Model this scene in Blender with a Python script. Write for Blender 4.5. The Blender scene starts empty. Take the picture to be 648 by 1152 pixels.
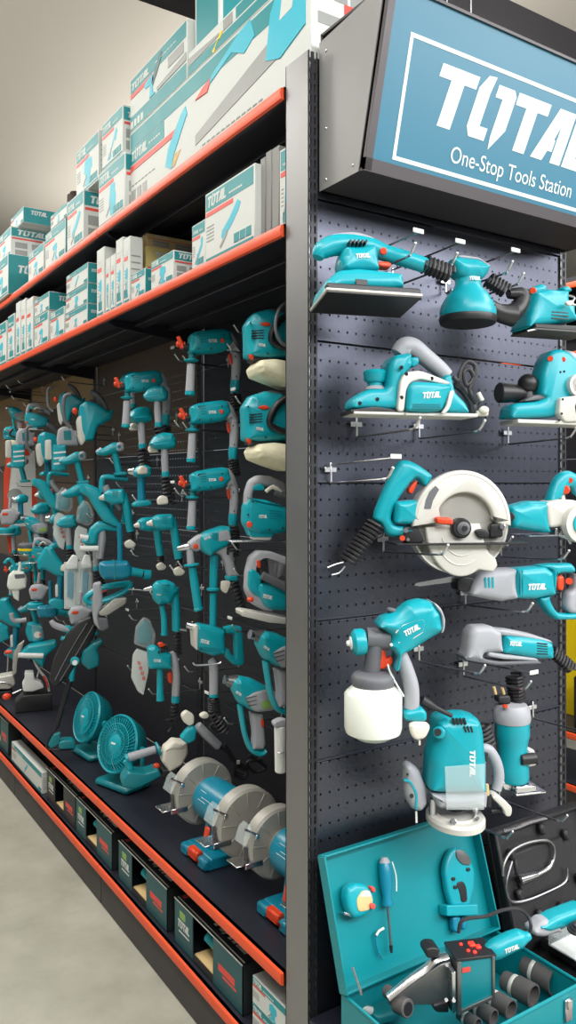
import bpy, bmesh, math, random
from mathutils import Vector, Matrix
random.seed(7)
SC = bpy.context.scene
COL = SC.collection
# ---------------------------------------------------------------- camera
TH = math.radians(33.07); CT, ST = math.cos(TH), math.sin(TH)
CAM = Vector((-1.103, -1.565, 1.62)); F = 903.0; CX, CY = 324.0, 544.0
cd = bpy.data.cameras.new('camera'); cam = bpy.data.objects.new('camera', cd); COL.objects.link(cam)
cam.location = CAM; cam.rotation_euler = (math.pi/2, 0, -TH)
cd.sensor_fit = 'AUTO'; cd.sensor_width = 36; cd.lens = 36*F/1152; cd.shift_y = -32/1152; cd.clip_start = .05
SC.camera = cam
# ---------------------------------------------------------------- light
W = bpy.data.worlds.new('world'); SC.world = W; W.use_nodes = True
W.node_tree.nodes['Background'].inputs[0].default_value = (.85, .93, 1, 1)
W.node_tree.nodes['Background'].inputs[1].default_value = .22
def area(name, loc, sx, sy, power, rot=(0, 0, 0), col=(1, 1, 1)):
    l = bpy.data.lights.new(name, 'AREA'); l.shape = 'RECTANGLE'; l.size = sx; l.size_y = sy; l.energy = power; l.color = col
    o = bpy.data.objects.new(name, l); o.location = loc; o.rotation_euler = rot; COL.objects.link(o)
area('ceiling_lamp_aisle', (-1.25, 2.4, 3.9), .6, 9, 160, (0, 0, 0), (1, .97, .92))
area('fill_light_left', (-.8, -2.8, 3.4), 2.5, .4, 70, (math.radians(20), 0, 0), (.97, .98, 1))  # added fill light for the end display, not a known ceiling fitting
area('ceiling_lamp_front', (3.3, -3.9, 3.4), 6, 2.2, 330, (math.radians(15), 0, 0), (.97, .98, 1))
area('ceiling_lamp_right', (1.6, .8, 3.2), .4, 5, 60, (0, 0, 0), (1, .98, .95))
for x, y in ((-4.5, 2), (-1.7, 3), (1.6, 3), (4.5, 0), (-2, -5), (2.5, -5)): area('ceiling_fill_light', (x, y, 3.25), .6, 6, 75, (math.pi, 0, 0), (1, .95, .88))  # added up-facing fills to brighten the ceiling, no real pendants
vs = SC.view_settings; vs.view_transform = 'Standard'; vs.look = 'None'; vs.gamma = 1; vs.use_curve_mapping = False; vs.exposure = 0.42
# ---------------------------------------------------------------- materials
def mat(name, col, rough=.5, metal=0, trans=0, alpha=1, noise=0, nscale=8, coat=0, emit=0, bump=0):
    m = bpy.data.materials.new(name); m.use_nodes = True; nt = m.node_tree; b = nt.nodes['Principled BSDF']
    b.inputs['Base Color'].default_value = (*col, 1); b.inputs['Roughness'].default_value = rough
    b.inputs['Metallic'].default_value = metal; b.inputs['Transmission Weight'].default_value = trans
    b.inputs['Alpha'].default_value = alpha; b.inputs['Coat Weight'].default_value = coat
    tc = nt.nodes.new('ShaderNodeTexCoord'); n = nt.nodes.new('ShaderNodeTexNoise'); n.inputs['Scale'].default_value = nscale; n.inputs['Detail'].default_value = 4
    nt.links.new(tc.outputs['Object'], n.inputs['Vector'])
    mr = nt.nodes.new('ShaderNodeMapRange'); mr.inputs['To Min'].default_value = max(.02, rough-.06); mr.inputs['To Max'].default_value = min(1, rough+.08)
    nt.links.new(n.outputs['Fac'], mr.inputs['Value']); nt.links.new(mr.outputs[0], b.inputs['Roughness'])
    if noise:
        mx = nt.nodes.new('ShaderNodeMix'); mx.data_type = 'RGBA'
        mx.inputs[6].default_value = (*[c*(1-noise) for c in col], 1); mx.inputs[7].default_value = (*[min(1, c*(1+noise)) for c in col], 1)
        nt.links.new(n.outputs['Fac'], mx.inputs[0]); nt.links.new(mx.outputs[2], b.inputs['Base Color'])
    if bump:
        bp = nt.nodes.new('ShaderNodeBump'); bp.inputs['Strength'].default_value = bump; bp.inputs['Distance'].default_value = .003
        nt.links.new(n.outputs['Fac'], bp.inputs['Height']); nt.links.new(bp.outputs[0], b.inputs['Normal'])
    if emit:
        b.inputs['Emission Color'].default_value = (*col, 1); b.inputs['Emission Strength'].default_value = emit
    return m
MT = {}
def D(k, *a, **kw): MT[k] = mat(k, *a, **kw)
D('teal', (.003, .33, .40), .33, noise=.08)
D('teal_deep', (.004, .20, .235), .35, noise=.1)
D('teal_blue', (.004, .21, .32), .3, noise=.08)
D('teal_print', (.012, .25, .27), .5)
D('teal_box', (.0, .235, .27), .38, noise=.06, nscale=5)
D('grey_grip', (.36, .37, .40), .5, noise=.08)
D('grey_dark', (.12, .125, .14), .5)
D('alu', (.62, .61, .56), .42, noise=.06, metal=.15)
D('cast', (.40, .39, .35), .45, noise=.12, metal=.3)
D('steel', (.62, .62, .64), .25, metal=1)
D('wire', (.72, .72, .74), .3, metal=.9)
D('rod_dark', (.24, .24, .25), .3, metal=.9)
D('black', (.012, .012, .014), .42)
D('rubber', (.02, .019, .022), .5)
D('case_black', (.016, .016, .018), .45, noise=.2, bump=.2, nscale=90)
D('orange', (.72, .055, .012), .4)
D('rail', (.80, .085, .018), .42, noise=.06)
D('white', (.74, .76, .74), .5)
D('plug', (.72, .69, .60), .5)
D('card', (.62, .65, .62), .6, noise=.05)
D('card_grey', (.26, .26, .25), .6, noise=.1)
D('kraft', (.66, .47, .22), .7, noise=.12, nscale=20)
D('yellowbox', (.74, .60, .22), .6, noise=.08)
D('yellow', (.80, .58, .0), .5, noise=.05)
D('red_print', (.70, .07, .05), .5)
D('cyan_print', (.03, .45, .58), .5)
D('pic_grey', (.30, .31, .30), .5)
D('dark_print', (.015, .02, .022), .5)
D('dark_teal_print', (.008, .09, .10), .45)
D('green_print', (.25, .42, .10), .5)
D('wool', (.85, .80, .58), .95, noise=.12, nscale=60, bump=.9)
D('bottle', (.80, .84, .76), .35, coat=.3)
D('socket', (.085, .08, .078), .6, noise=.15, nscale=30)
D('clear', (.80, .90, .90), .08, alpha=.2)
D('clear_dark', (.25, .33, .33), .08, alpha=.5)
D('steel_dark', (.20, .20, .20), .35, metal=.8, noise=.2)
D('ledred', (.9, .02, .01), .4, emit=2.5)
D('frame', (.30, .30, .305), .44, metal=.85, noise=.05)
D('deck', (.020, .022, .034), .38, metal=.2, noise=.12, nscale=3)
D('shelf_dark', (.020, .019, .028), .42, metal=.2, noise=.1)
D('kick', (.042, .036, .037), .55)
D('sign_frame', (.07, .062, .066), .4, metal=.3)
D('sign_side', (.27, .27, .265), .45, metal=.4, noise=.04, nscale=3)
D('sign_face', (.018, .155, .245), .38, coat=0, noise=.05, nscale=1.5)
D('sign_white', (.70, .78, .72), .4)
D('ceiling_paint', (.42, .40, .36), .85, noise=.05, nscale=.6)
D('duct', (.014, .013, .018), .6)
D('bag', (.035, .018, .014), .7)
D('disc', (.06, .06, .06), .7, noise=.3, nscale=40)
# floor: worn concrete
def floor_mat():
    m = mat('concrete', (.36, .36, .30), .55); nt = m.node_tree; b = nt.nodes['Principled BSDF']
    tc = nt.nodes.new('ShaderNodeTexCoord'); n1 = nt.nodes.new('ShaderNodeTexNoise'); n1.inputs['Scale'].default_value = 5; n1.inputs['Detail'].default_value = 9; n1.inputs['Roughness'].default_value = .65
    n2 = nt.nodes.new('ShaderNodeTexNoise'); n2.inputs['Scale'].default_value = 1.3; n2.inputs['Detail'].default_value = 5
    r = nt.nodes.new('ShaderNodeValToRGB'); r.color_ramp.elements[0].position = .3; r.color_ramp.elements[1].position = .72
    r.color_ramp.elements[0].color = (.28, .28, .225, 1); r.color_ramp.elements[1].color = (.49, .48, .41, 1)
    ad = nt.nodes.new('ShaderNodeMix'); ad.data_type = 'FLOAT'; ad.inputs[0].default_value = .45
    for n in (n1, n2): nt.links.new(tc.outputs['Object'], n.inputs['Vector'])
    nt.links.new(n1.outputs['Fac'], ad.inputs[2]); nt.links.new(n2.outputs['Fac'], ad.inputs[3])
    nt.links.new(ad.outputs[0], r.inputs[0]); nt.links.new(r.outputs[0], b.inputs['Base Color'])
    return m
MT['concrete'] = floor_mat()
# punched boards: round or slotted holes really let light through
def punched(name, col, rough, metal, axis, px, pz, rx, rz, ox=0, oz=0, rows=None):
    m = mat(name, col, rough, metal, noise=.06, nscale=3); nt = m.node_tree; b = nt.nodes['Principled BSDF']; N = nt.nodes.new; L = nt.links.new
    g = N('ShaderNodeNewGeometry'); s = N('ShaderNodeSeparateXYZ'); L(g.outputs['Position'], s.inputs[0])
    def mm(op, a, v=None, c=None):
        n = N('ShaderNodeMath'); n.operation = op
        for i, x in enumerate((a, v, c)):
            if x is None: continue
            if isinstance(x, (int, float)): n.inputs[i].default_value = x
            else: L(x, n.inputs[i])
        return n.outputs[0]
    def cell(o, p, off, r):
        f = mm('FRACT', mm('DIVIDE', mm('ADD', o, off+100*p), p)); return mm('DIVIDE', mm('MULTIPLY', mm('SUBTRACT', f, .5), p), r)
    a = cell(s.outputs[axis], px, ox, rx); c = cell(s.outputs['Z'], pz, oz, rz)
    pw = 2 if rx == rz else 4
    d = mm('ADD', mm('POWER', mm('ABSOLUTE', a), pw), mm('POWER', mm('ABSOLUTE', c), pw))
    L(mm('GREATER_THAN', d, 1.0), b.inputs['Alpha'])
    return m
MT['peg_end'] = punched('peg_end', (.085, .09, .115), .36, .9, 'X', .0268, .0372, .0029, .0029)
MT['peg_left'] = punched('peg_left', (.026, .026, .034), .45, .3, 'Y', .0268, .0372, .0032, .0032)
MT['peg_brown_lit'] = punched('peg_brown_lit', (.11, .075, .05), .6, 0, 'Y', .0268, .0372, .0032, .0032)  # upper boards: warm lamplight put into the board colour, here and in the tan
MT['peg_tan_lit'] = punched('peg_tan_lit', (.42, .27, .13), .6, 0, 'Y', .0268, .0372, .0032, .0032)
MT['slots'] = punched('slots', (.030, .030, .036), .4, .4, 'X', .014, .026, .0028, .0095, ox=.0)
MT['slots_y'] = punched('slots_y', (.030, .030, .036), .4, .4, 'Y', .02, .026, .003, .0095)
# ---------------------------------------------------------------- pixel -> place
def ray(p):
    l = (p[0]-CX)/F; return Vector((CT*l+ST, CT-ST*l, (CY-p[1])/F))
def onY(p, Y): r = ray(p); return CAM + r*((Y-CAM.y)/r.y)
def onX(p, X): r = ray(p); return CAM + r*((X-CAM.x)/r.x)
def onZ(p, Z): r = ray(p); return CAM + r*((Z-CAM.z)/r.z)
# ---------------------------------------------------------------- geometry: every function gives (verts, faces)
def chk(poly, k=2, r=0):
    """round the corners of an outline: k=1 slightly, k=2 more, k=3 very soft"""
    R = {1: .004, 2: .009, 3: .05}[k]; n = len(poly); q = []
    for i, p in enumerate(poly):
        a = poly[i-1]; b = poly[(i+1) % n]; la = math.hypot(a[0]-p[0], a[1]-p[1]); lb = math.hypot(b[0]-p[0], b[1]-p[1])
        if la < 1e-7 or lb < 1e-7: q.append(p); continue
        da = min(R, la*.45)/la; db = min(R, lb*.45)/lb
        A = (p[0]+(a[0]-p[0])*da, p[1]+(a[1]-p[1])*da); B = (p[0]+(b[0]-p[0])*db, p[1]+(b[1]-p[1])*db)
        for t in (0, .2, .4, .6, .8, 1): q.append((A[0]*(1-t)**2+2*p[0]*t*(1-t)+B[0]*t*t, A[1]*(1-t)**2+2*p[1]*t*(1-t)+B[1]*t*t))
    return q
def inset(poly, D, lim=None):
    n = len(poly); out = []
    for i in range(n):
        d = min(D, lim[i]*D/lim[-1]) if lim else D
        p, a, b = poly[i], poly[i-1], poly[(i+1) % n]
        e1 = Vector((p[0]-a[0], p[1]-a[1])); e2 = Vector((b[0]-p[0], b[1]-p[1]))
        if e1.length < 1e-7 or e2.length < 1e-7: out.append(p); continue
        n1 = Vector((-e1.y, e1.x)).normalized(); n2 = Vector((-e2.y, e2.x)).normalized(); m = n1+n2
        if m.length < .2: out.append(p); continue
        m = m/m.length; k = min(1.25, 1/max(.3, m.dot(n1)))
        out.append((p[0]+m.x*d*k, p[1]+m.y*d*k))
    return out
def room(poly):
    """how far each outline point may move inward before meeting the far side"""
    n = len(poly); out = []
    E = [(poly[i][0], poly[i][1], poly[(i+1) % n][0]-poly[i][0], poly[(i+1) % n][1]-poly[i][1]) for i in range(n)]
    for i in range(n):
        p, a, b = poly[i], poly[i-1], poly[(i+1) % n]
        dx, dz = b[0]-a[0], b[1]-a[1]; L = math.hypot(dx, dz) or 1; nx, nz = -dz/L, dx/L; best = 1e9
        for j in range(n):
            if j == i or j == (i-1) % n: continue
            ex, ez, fx, fz = E[j]; det = nx*(-fz)+nz*fx
            if abs(det) < 1e-12: continue
            rx, rz = ex-p[0], ez-p[1]; t = (rx*(-fz)+rz*fx)/det; u = (nx*rz-nz*rx)/det
            if t > 1e-6 and -.01 <= u <= 1.01 and t < best: best = t
        out.append(best*.42)
    m = out[:]
    for _ in range(2): m = [min(m[i], (m[i-1]+m[(i+1) % n])/2+.0015) for i in range(n)]
    N = []
    for i in range(n):
        p, a, b = poly[i], poly[i-1], poly[(i+1) % n]; dx, dz = b[0]-a[0], b[1]-a[1]; L = math.hypot(dx, dz) or 1; N.append((-dz/L, dx/L))
    for i in range(n):
        j = (i+1) % n; cx, cz = poly[j][0]-poly[i][0], poly[j][1]-poly[i][1]; L = math.hypot(cx, cz)
        dn = (N[j][0]-N[i][0], N[j][1]-N[i][1]); conv = -(dn[0]*cx+dn[1]*cz)/(L or 1)
        if conv > 1e-6:
            k = .8*L/conv; m[i] = min(m[i], k); m[j] = min(m[j], k)
    D = [math.hypot(poly[(i+1) % n][0]-poly[i][0], poly[(i+1) % n][1]-poly[i][1]) for i in range(n)]
    for _ in range(2):
        for i in range(n): m[(i+1) % n] = min(m[(i+1) % n], m[i]+D[i]*.6)
        for i in range(n-1, -1, -1): m[i] = min(m[i], m[(i+1) % n]+D[i]*.6)
    return m
def ccw(poly):
    s = sum(poly[i-1][0]*poly[i][1]-poly[i][0]*poly[i-1][1] for i in range(len(poly)))
    return poly if s > 0 else poly[::-1]
def slab(poly, w0, w1, r=.006, sm=2, st=3):
    """side outline in XZ given thickness from y=w0 to y=w1 with rounded rims"""
    poly = ccw(list(poly))
    if sm: poly = chk(poly, sm, r)
    if r > .006:
        q = []
        for i, p in enumerate(poly):
            b = poly[(i+1) % len(poly)]; L = math.hypot(b[0]-p[0], b[1]-p[1]); k = max(1, int(L/.009)); q += [(p[0]+(b[0]-p[0])*j/k, p[1]+(b[1]-p[1])*j/k) for j in range(k)]
        poly = q
    r = min(r, (w1-w0)*.5)
    if r > 0:
        L = [(w0+r-r*math.sin((st-k)/st*math.pi/2), r*(1-math.cos((st-k)/st*math.pi/2))) for k in range(st+1)]
        L = L+[(w1-(y-w0), i) for y, i in L[::-1]]
    else: L = [(w0, 0), (w1, 0)]
    V = []; Fc = []; n = len(poly); lim = room(poly)+[r] if r > 0 else None
    for y, i in L:
        V += [(x, y, z) for x, z in (inset(poly, i, lim) if i > 1e-6 else poly)]
    for k in range(len(L)-1):
        for i in range(n):
            j = (i+1) % n; Fc.append((k*n+i, k*n+j, (k+1)*n+j, (k+1)*n+i))
    Fc.append(tuple(range(n))[::1]); Fc.append(tuple((len(L)-1)*n+i for i in range(n))[::-1])
    return V, Fc
def box(c, s, b=0, rot=None):
    hx, hy, hz = s[0]/2, s[1]/2, s[2]/2
    b = min(b, hx*.9, hy*.9, hz*.9)
    V = []; ix = {}
    if b <= 0:
        for sx in (-1, 1):
            for sy in (-1, 1):
                for sz in (-1, 1): V.append((sx*hx, sy*hy, sz*hz))
        Fc = [(0, 1, 3, 2), (4, 6, 7, 5), (0, 4, 5, 1), (2, 3, 7, 6), (0, 2, 6, 4), (1, 5, 7, 3)]
    else:
        for sx in (-1, 1):
            for sy in (-1, 1):
                for sz in (-1, 1):
                    for k in range(3):
                        p = [sx*(hx-b), sy*(hy-b), sz*(hz-b)]; p[k] = (sx*hx, sy*hy, sz*hz)[k]
                        ix[(sx, sy, sz, k)] = len(V); V.append(tuple(p))
        Fc = []
        for k in range(3):
            o = [i for i in range(3) if i != k]
            for s1 in (-1, 1):
                q = []
                for a, c2 in ((-1, -1), (1, -1), (1, 1), (-1, 1)):
                    t = [0, 0, 0]; t[k] = s1; t[o[0]] = a; t[o[1]] = c2; q.append(ix[(*t, k)])
                Fc.append(tuple(q))
            for a in (-1, 1):
                for c2 in (-1, 1):
                    q = []
                    for s1, kk in ((-1, o[0]), (-1, o[1]), (1, o[1]), (1, o[0])):
                        t = [0, 0, 0]; t[k] = s1; t[o[0]] = a; t[o[1]] = c2; q.append(ix[(*t, kk)])
                    Fc.append(tuple(q))
        for sx in (-1, 1):
            for sy in (-1, 1):
                for sz in (-1, 1): Fc.append(tuple(ix[(sx, sy, sz, k)] for k in range(3)))
    if rot is not None: V = [tuple(rot @ Vector(v)) for v in V]
    return [(v[0]+c[0], v[1]+c[1], v[2]+c[2]) for v in V], Fc
def basis(d):
    d = Vector(d).normalized(); a = Vector((0, 0, 1)) if abs(d.z) < .9 else Vector((1, 0, 0))
    u = d.cross(a).normalized(); return u, d.cross(u).normalized(), d
def lathe(prof, p0=(0, 0, 0), ax=(0, 0, 1), seg=20, sq=1, a0=0, a1=None):
    u, v, d = basis(ax); V = []; Fc = []; n = len(prof); p0 = Vector(p0); full = a1 is None
    m = seg if full else seg+1
    for r, h in prof:
        for i in range(m):
            a = 2*math.pi*i/seg if full else a0+(a1-a0)*i/seg
            V.append(tuple(p0+d*h+u*(r*math.cos(a))+v*(r*sq*math.sin(a))))
    for k in range(n-1):
        for i in range(m if full else m-1):
            j = (i+1) % m; Fc.append((k*m+i, k*m+j, (k+1)*m+j, (k+1)*m+i))
    if full:
        if prof[0][0] > 1e-5: Fc.append(tuple(range(m))[::-1])
        if prof[-1][0] > 1e-5: Fc.append(tuple((n-1)*m+i for i in range(m)))
    return V, Fc
def cyl(a, b, r0, r1=None, seg=18, bv=0):
    a = Vector(a); b = Vector(b); r1 = r0 if r1 is None else r1; L = (b-a).length
    p = [(r0, 0), (r1, L)] if not bv else [(r0-bv, 0), (r0, bv), (r1, L-bv), (r1-bv, L)]
    return lathe(p, a, b-a, seg)
def ring(c, ax, ro, ri, h, seg=28, a0=0, a1=None):
    return lathe([(ri, -h/2), (ro, -h/2), (ro, h/2), (ri, h/2), (ri, -h/2)], c, ax, seg, a0=a0, a1=a1)
def ell(c, r, n=12):
    V = []; Fc = []
    for i in range(n+1):
        t = math.pi*i/n
        for j in range(2*n):
            f = math.pi*j/n; V.append((c[0]+r[0]*math.sin(t)*math.cos(f), c[1]+r[1]*math.sin(t)*math.sin(f), c[2]+r[2]*math.cos(t)))
    m = 2*n
    for i in range(n):
        for j in range(m): k = (j+1) % m; Fc.append((i*m+j, (i+1)*m+j, (i+1)*m+k, i*m+k))
    return V, Fc
def cat(P, n=5):
    P = [Vector(p) for p in P]
    if len(P) < 3: return P
    out = []
    for i in range(len(P)-1):
        a = P[max(0, i-1)]; b = P[i]; c = P[i+1]; d = P[min(len(P)-1, i+2)]
        for k in range(n):
            t = k/n; out.append(.5*((2*b)+(c-a)*t+(2*a-5*b+4*c-d)*t*t+(3*b-a-3*c+d)*t**3))
    return out+[P[-1]]
def tube(P, r, seg=8, n=5, sq=1):
    """swept tube; r number or list per control point; sq flattens along y"""
    m0 = len(P); P = cat(P, n) if n > 1 else [Vector(p) for p in P]; m = len(P)
    def rr(i):
        if not isinstance(r, (list, tuple)): return r
        t = i/(m-1)*(m0-1); k = min(int(t), m0-2); return r[k]+(r[k+1]-r[k])*(t-k)
    V = []; Fc = []; pu = None
    for i, p in enumerate(P):
        d = (P[min(i+1, m-1)]-P[max(i-1, 0)])
        if d.length < 1e-9: d = Vector((0, 0, 1))
        d.normalize()
        if pu is None: u, v, _ = basis(d)
        else:
            u = pu-d*pu.dot(d)
            u = u.normalized() if u.length > 1e-6 else basis(d)[0]
            v = d.cross(u)
        pu = u; R = rr(i)
        for k in range(seg):
            a = 2*math.pi*k/seg; o = u*(R*math.cos(a))+v*(R*math.sin(a)); V.append((p.x+o.x, p.y+o.y*sq, p.z+o.z))
    for i in range(m-1):
        for k in range(seg): j = (k+1) % seg; Fc.append((i*seg+k, i*seg+j, (i+1)*seg+j, (i+1)*seg+k))
    Fc.append(tuple(range(seg))[::-1]); Fc.append(tuple((m-1)*seg+k for k in range(seg)))
    return V, Fc
def coil(a, b, R, r, turns, seg=6):
    a = Vector(a); b = Vector(b); u, v, d = basis(b-a); L = (b-a).length; n = int(turns*11)
    P = []
    for i in range(n+1):
        t = i/n; ph = 2*math.pi*turns*t; RR = R*(1+.12*math.sin(i*1.7)); P.append(a+d*L*t+u*RR*math.cos(ph)+v*RR*math.sin(ph))
    return tube(P, r, seg, 1)
def rect(x0, z0, x1, z1): return [(x0, z0), (x1, z0), (x1, z1), (x0, z1)]
def M(m, g): return (g[0], g[1], m)
def xf(g, mtx): return ([tuple(mtx @ Vector(v)) for v in g[0]],)+tuple(g[1:])
# logo lettering
LET = [([(0, .78), (0, 1), (.86, 1), (.86, .78), (.58, .78), (.58, 0), (.28, 0), (.28, .78)], 0),
       ([(.02, .16), (.02, .84), (.16, 1.08), (.34, 1.1), (.30, .8), (.30, .22), (.5, .22), (.5, 0), (.12, 0)], .9),
       ([(.44, 1), (.84, 1), (.92, .9), (.92, .28), (.66, -.12), (.62, .1), (.62, .78), (.44, .78)], .9),
       ([(0, .78), (0, 1), (.86, 1), (.86, .78), (.58, .78), (.58, 0), (.28, 0), (.28, .78)], 1.86),
       ([(0, 0), (.36, 1), (.82, 1), (.82, 0), (.54, 0), (.54, .72), (.46, .42), (.5, .42), (.5, .2), (.38, .2), (.31, 0)], 2.62),
       ([(0, 0), (0, 1), (.3, 1), (.3, .22), (.74, .22), (.74, 0)], 3.5)]
def logo2(w, h, shear=.22):
    """list of polygons, lower left at 0,0"""
    k = w/(4.24+shear); return [[((x+dx+y*shear)*k, y*h) for x, y in P] for P, dx in LET]
def plate(poly, o, eu, ev, en, t=.0008):
    """thin raised print/plate on any face: o origin, eu/ev axes, en outward"""
    o = Vector(o); eu = Vector(eu); ev = Vector(ev); en = Vector(en); n = len(poly); s = 1 if eu.cross(ev).dot(en) > 0 else -1
    P = ccw(list(poly))
    if s < 0: P = P[::-1]
    V = [tuple(o+eu*x+ev*y+en*t) for x, y in P]+[tuple(o+eu*x+ev*y-en*.0005) for x, y in P]
    return V, [tuple(range(n))]+[(i, n+i, n+(i+1) % n, (i+1) % n) for i in range(n)]
def plates(polys, *a, **k):
    V = []; Fc = []
    for p in polys:
        v, f = plate(p, *a, **k); n = len(V); V += v; Fc += [tuple(i+n for i in q) for q in f]
    return V, Fc
def text_geo(s, size, o, eu, ev, en, t=.001, width=None):
    c = bpy.data.curves.new('t', 'FONT'); c.body = s; c.size = size; c.extrude = 0
    ob = bpy.data.objects.new('t', c); COL.objects.link(ob); dg = bpy.context.evaluated_depsgraph_get(); dg.update()
    me = bpy.data.meshes.new_from_object(ob.evaluated_get(dg)); o = Vector(o); eu = Vector(eu); ev = Vector(ev); en = Vector(en)
    k = 1
    if width: k = width/max(v.co.x for v in me.vertices)
    V = [tuple(o+eu*v.co.x*k+ev*v.co.y+en*t) for v in me.vertices]; Fc = [tuple(p.vertices) for p in me.polygons]
    bpy.data.objects.remove(ob); bpy.data.curves.remove(c); bpy.data.meshes.remove(me)
    return V, Fc
# ---------------------------------------------------------------- objects
def mesh(name, m, geos, parent=None, ang=38, off=(0, 0, 0)):
    V = []; Fc = []; mi = []; ms = [m]
    for g in geos:
        n = len(V); V += g[0]; Fc += [tuple(i+n for i in q) for q in g[1]]
        k = g[2] if len(g) > 2 else m
        if k not in ms: ms.append(k)
        mi += [ms.index(k)]*len(g[1])
    if off != (0, 0, 0): V = [(v[0]-off[0], v[1]-off[1], v[2]-off[2]) for v in V]
    me = bpy.data.meshes.new(name); me.from_pydata(V, [], Fc); me.validate()
    for k in ms: me.materials.append(MT[k])
    if len(me.polygons) == len(mi): me.polygons.foreach_set('material_index', mi)
    bm = bmesh.new(); bm.from_mesh(me); bmesh.ops.recalc_face_normals(bm, faces=bm.faces); bm.to_mesh(me); bm.free()
    me.polygons.foreach_set('use_smooth', [True]*len(me.polygons)); me.set_sharp_from_angle(angle=math.radians(ang)); me.update()
    o = bpy.data.objects.new(name, me); COL.objects.link(o)
    if parent: o.parent = parent
    return o
def tag(o, label=None, cat_=None, group=None, kind=None):
    if label: o['label'] = label
    if cat_: o['category'] = cat_
    if group: o['group'] = group
    if kind: o['kind'] = kind
    return o
def struct(name, m, geos): return tag(mesh(name, m, geos), kind='structure')
class T:
    """one thing: an Empty with its parts; its own upright plane turned by phi about z"""
    def __init__(s, name, label, cat_, px=None, Y=None, X=None, loc=None, phi=0, group=None, crop=None):
        s.phi = math.radians(phi)
        if loc is None: loc = onY(px, Y) if Y is not None else onX(px, X)
        s.loc = Vector(loc); s.crop = crop
        s.o = bpy.data.objects.new(name, None); s.o.empty_display_size = .03; COL.objects.link(s.o)
        s.o.location = s.loc; s.o.rotation_euler = (0, 0, s.phi); tag(s.o, label, cat_, group)
        s.eu = Vector((math.cos(s.phi), math.sin(s.phi), 0)); s.ew = Vector((-math.sin(s.phi), math.cos(s.phi), 0))
    def pt(s, p, w=0):
        if s.crop: p = (s.crop[0]+p[0]/s.crop[2], s.crop[1]+p[1]/s.crop[2])
        r = ray(p); t = ((s.loc-CAM).dot(s.ew)+w)/r.dot(s.ew); q = CAM+r*t-s.loc
        return (q.dot(s.eu), q.z)
    def P(s, pts, w=0): return [s.pt(p, w) for p in pts]
    def Q(s, pts, w=0):
        out = []
        for p in pts:
            ww = p[2] if len(p) > 2 else w; u, v = s.pt(p[:2], ww); out.append((u, ww, v))
        return out
    def q(s, x, y, w=0): return s.Q([(x, y)], w)[0]
    def S(s, pts, w0, w1, r=.006, sm=2): return slab(s.P(pts, w0+r), w0, w1, r, sm)
    def len(s, px, w=0):
        a = s.pt((px[0], px[1]), w); b = s.pt((px[2], px[3]), w); return math.hypot(a[0]-b[0], a[1]-b[1])
    def add(s, name, m, *geos, par=None, label=None, ang=38):
        o = mesh(name, m, geos, par or s.o, ang)
        if label: o['label'] = label
        return o
    def logo(s, p0, p1, h, w, par=None, m='white'):
        a = Vector(s.pt(p0, w)); b = Vector(s.pt(p1, w)); d = b-a; L = d.length; e = d/L
        return s.add('logo', m, plates(logo2(L, L*h), (a.x, w, a.y), (e.x, 0, e.y), (-e.y, 0, e.x), (0, -1, 0)), par=par)
def kids(o): return list(o.children)
def clone(src, label, loc, rz=0, scale=1, group=None, rx=0, ry=0):
    o = src.copy(); COL.objects.link(o); o.location = loc; o.rotation_euler = (rx, ry, rz); o.scale = (scale,)*3
    o['label'] = label
    if group: o['group'] = group
    for c in kids(src):
        d = c.copy(); COL.objects.link(d); d.parent = o
        for g in kids(c): e = g.copy(); COL.objects.link(e); e.parent = d
    return o
# ================================================================ the building
ZU, ZS, ZD, ZK = 2.603, 2.264, .41, .157     # shelf heights: upper, lower, display deck, base deck
XF, XB = -.026, .415                          # shelf front, back panel
BAY = [.105, 1.417, 2.694, 3.971, 5.248]
struct('floor', 'concrete', [box((0, 2, -.05), (30, 30, .1))])
struct('ceiling', 'ceiling_paint', [box((0, 2, 4.25), (30, 30, .1))])
struct('trim_1', 'duct', [box((1, 1.08, 3.605), (14, .36, .35))])          # dark dropped beam
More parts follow.
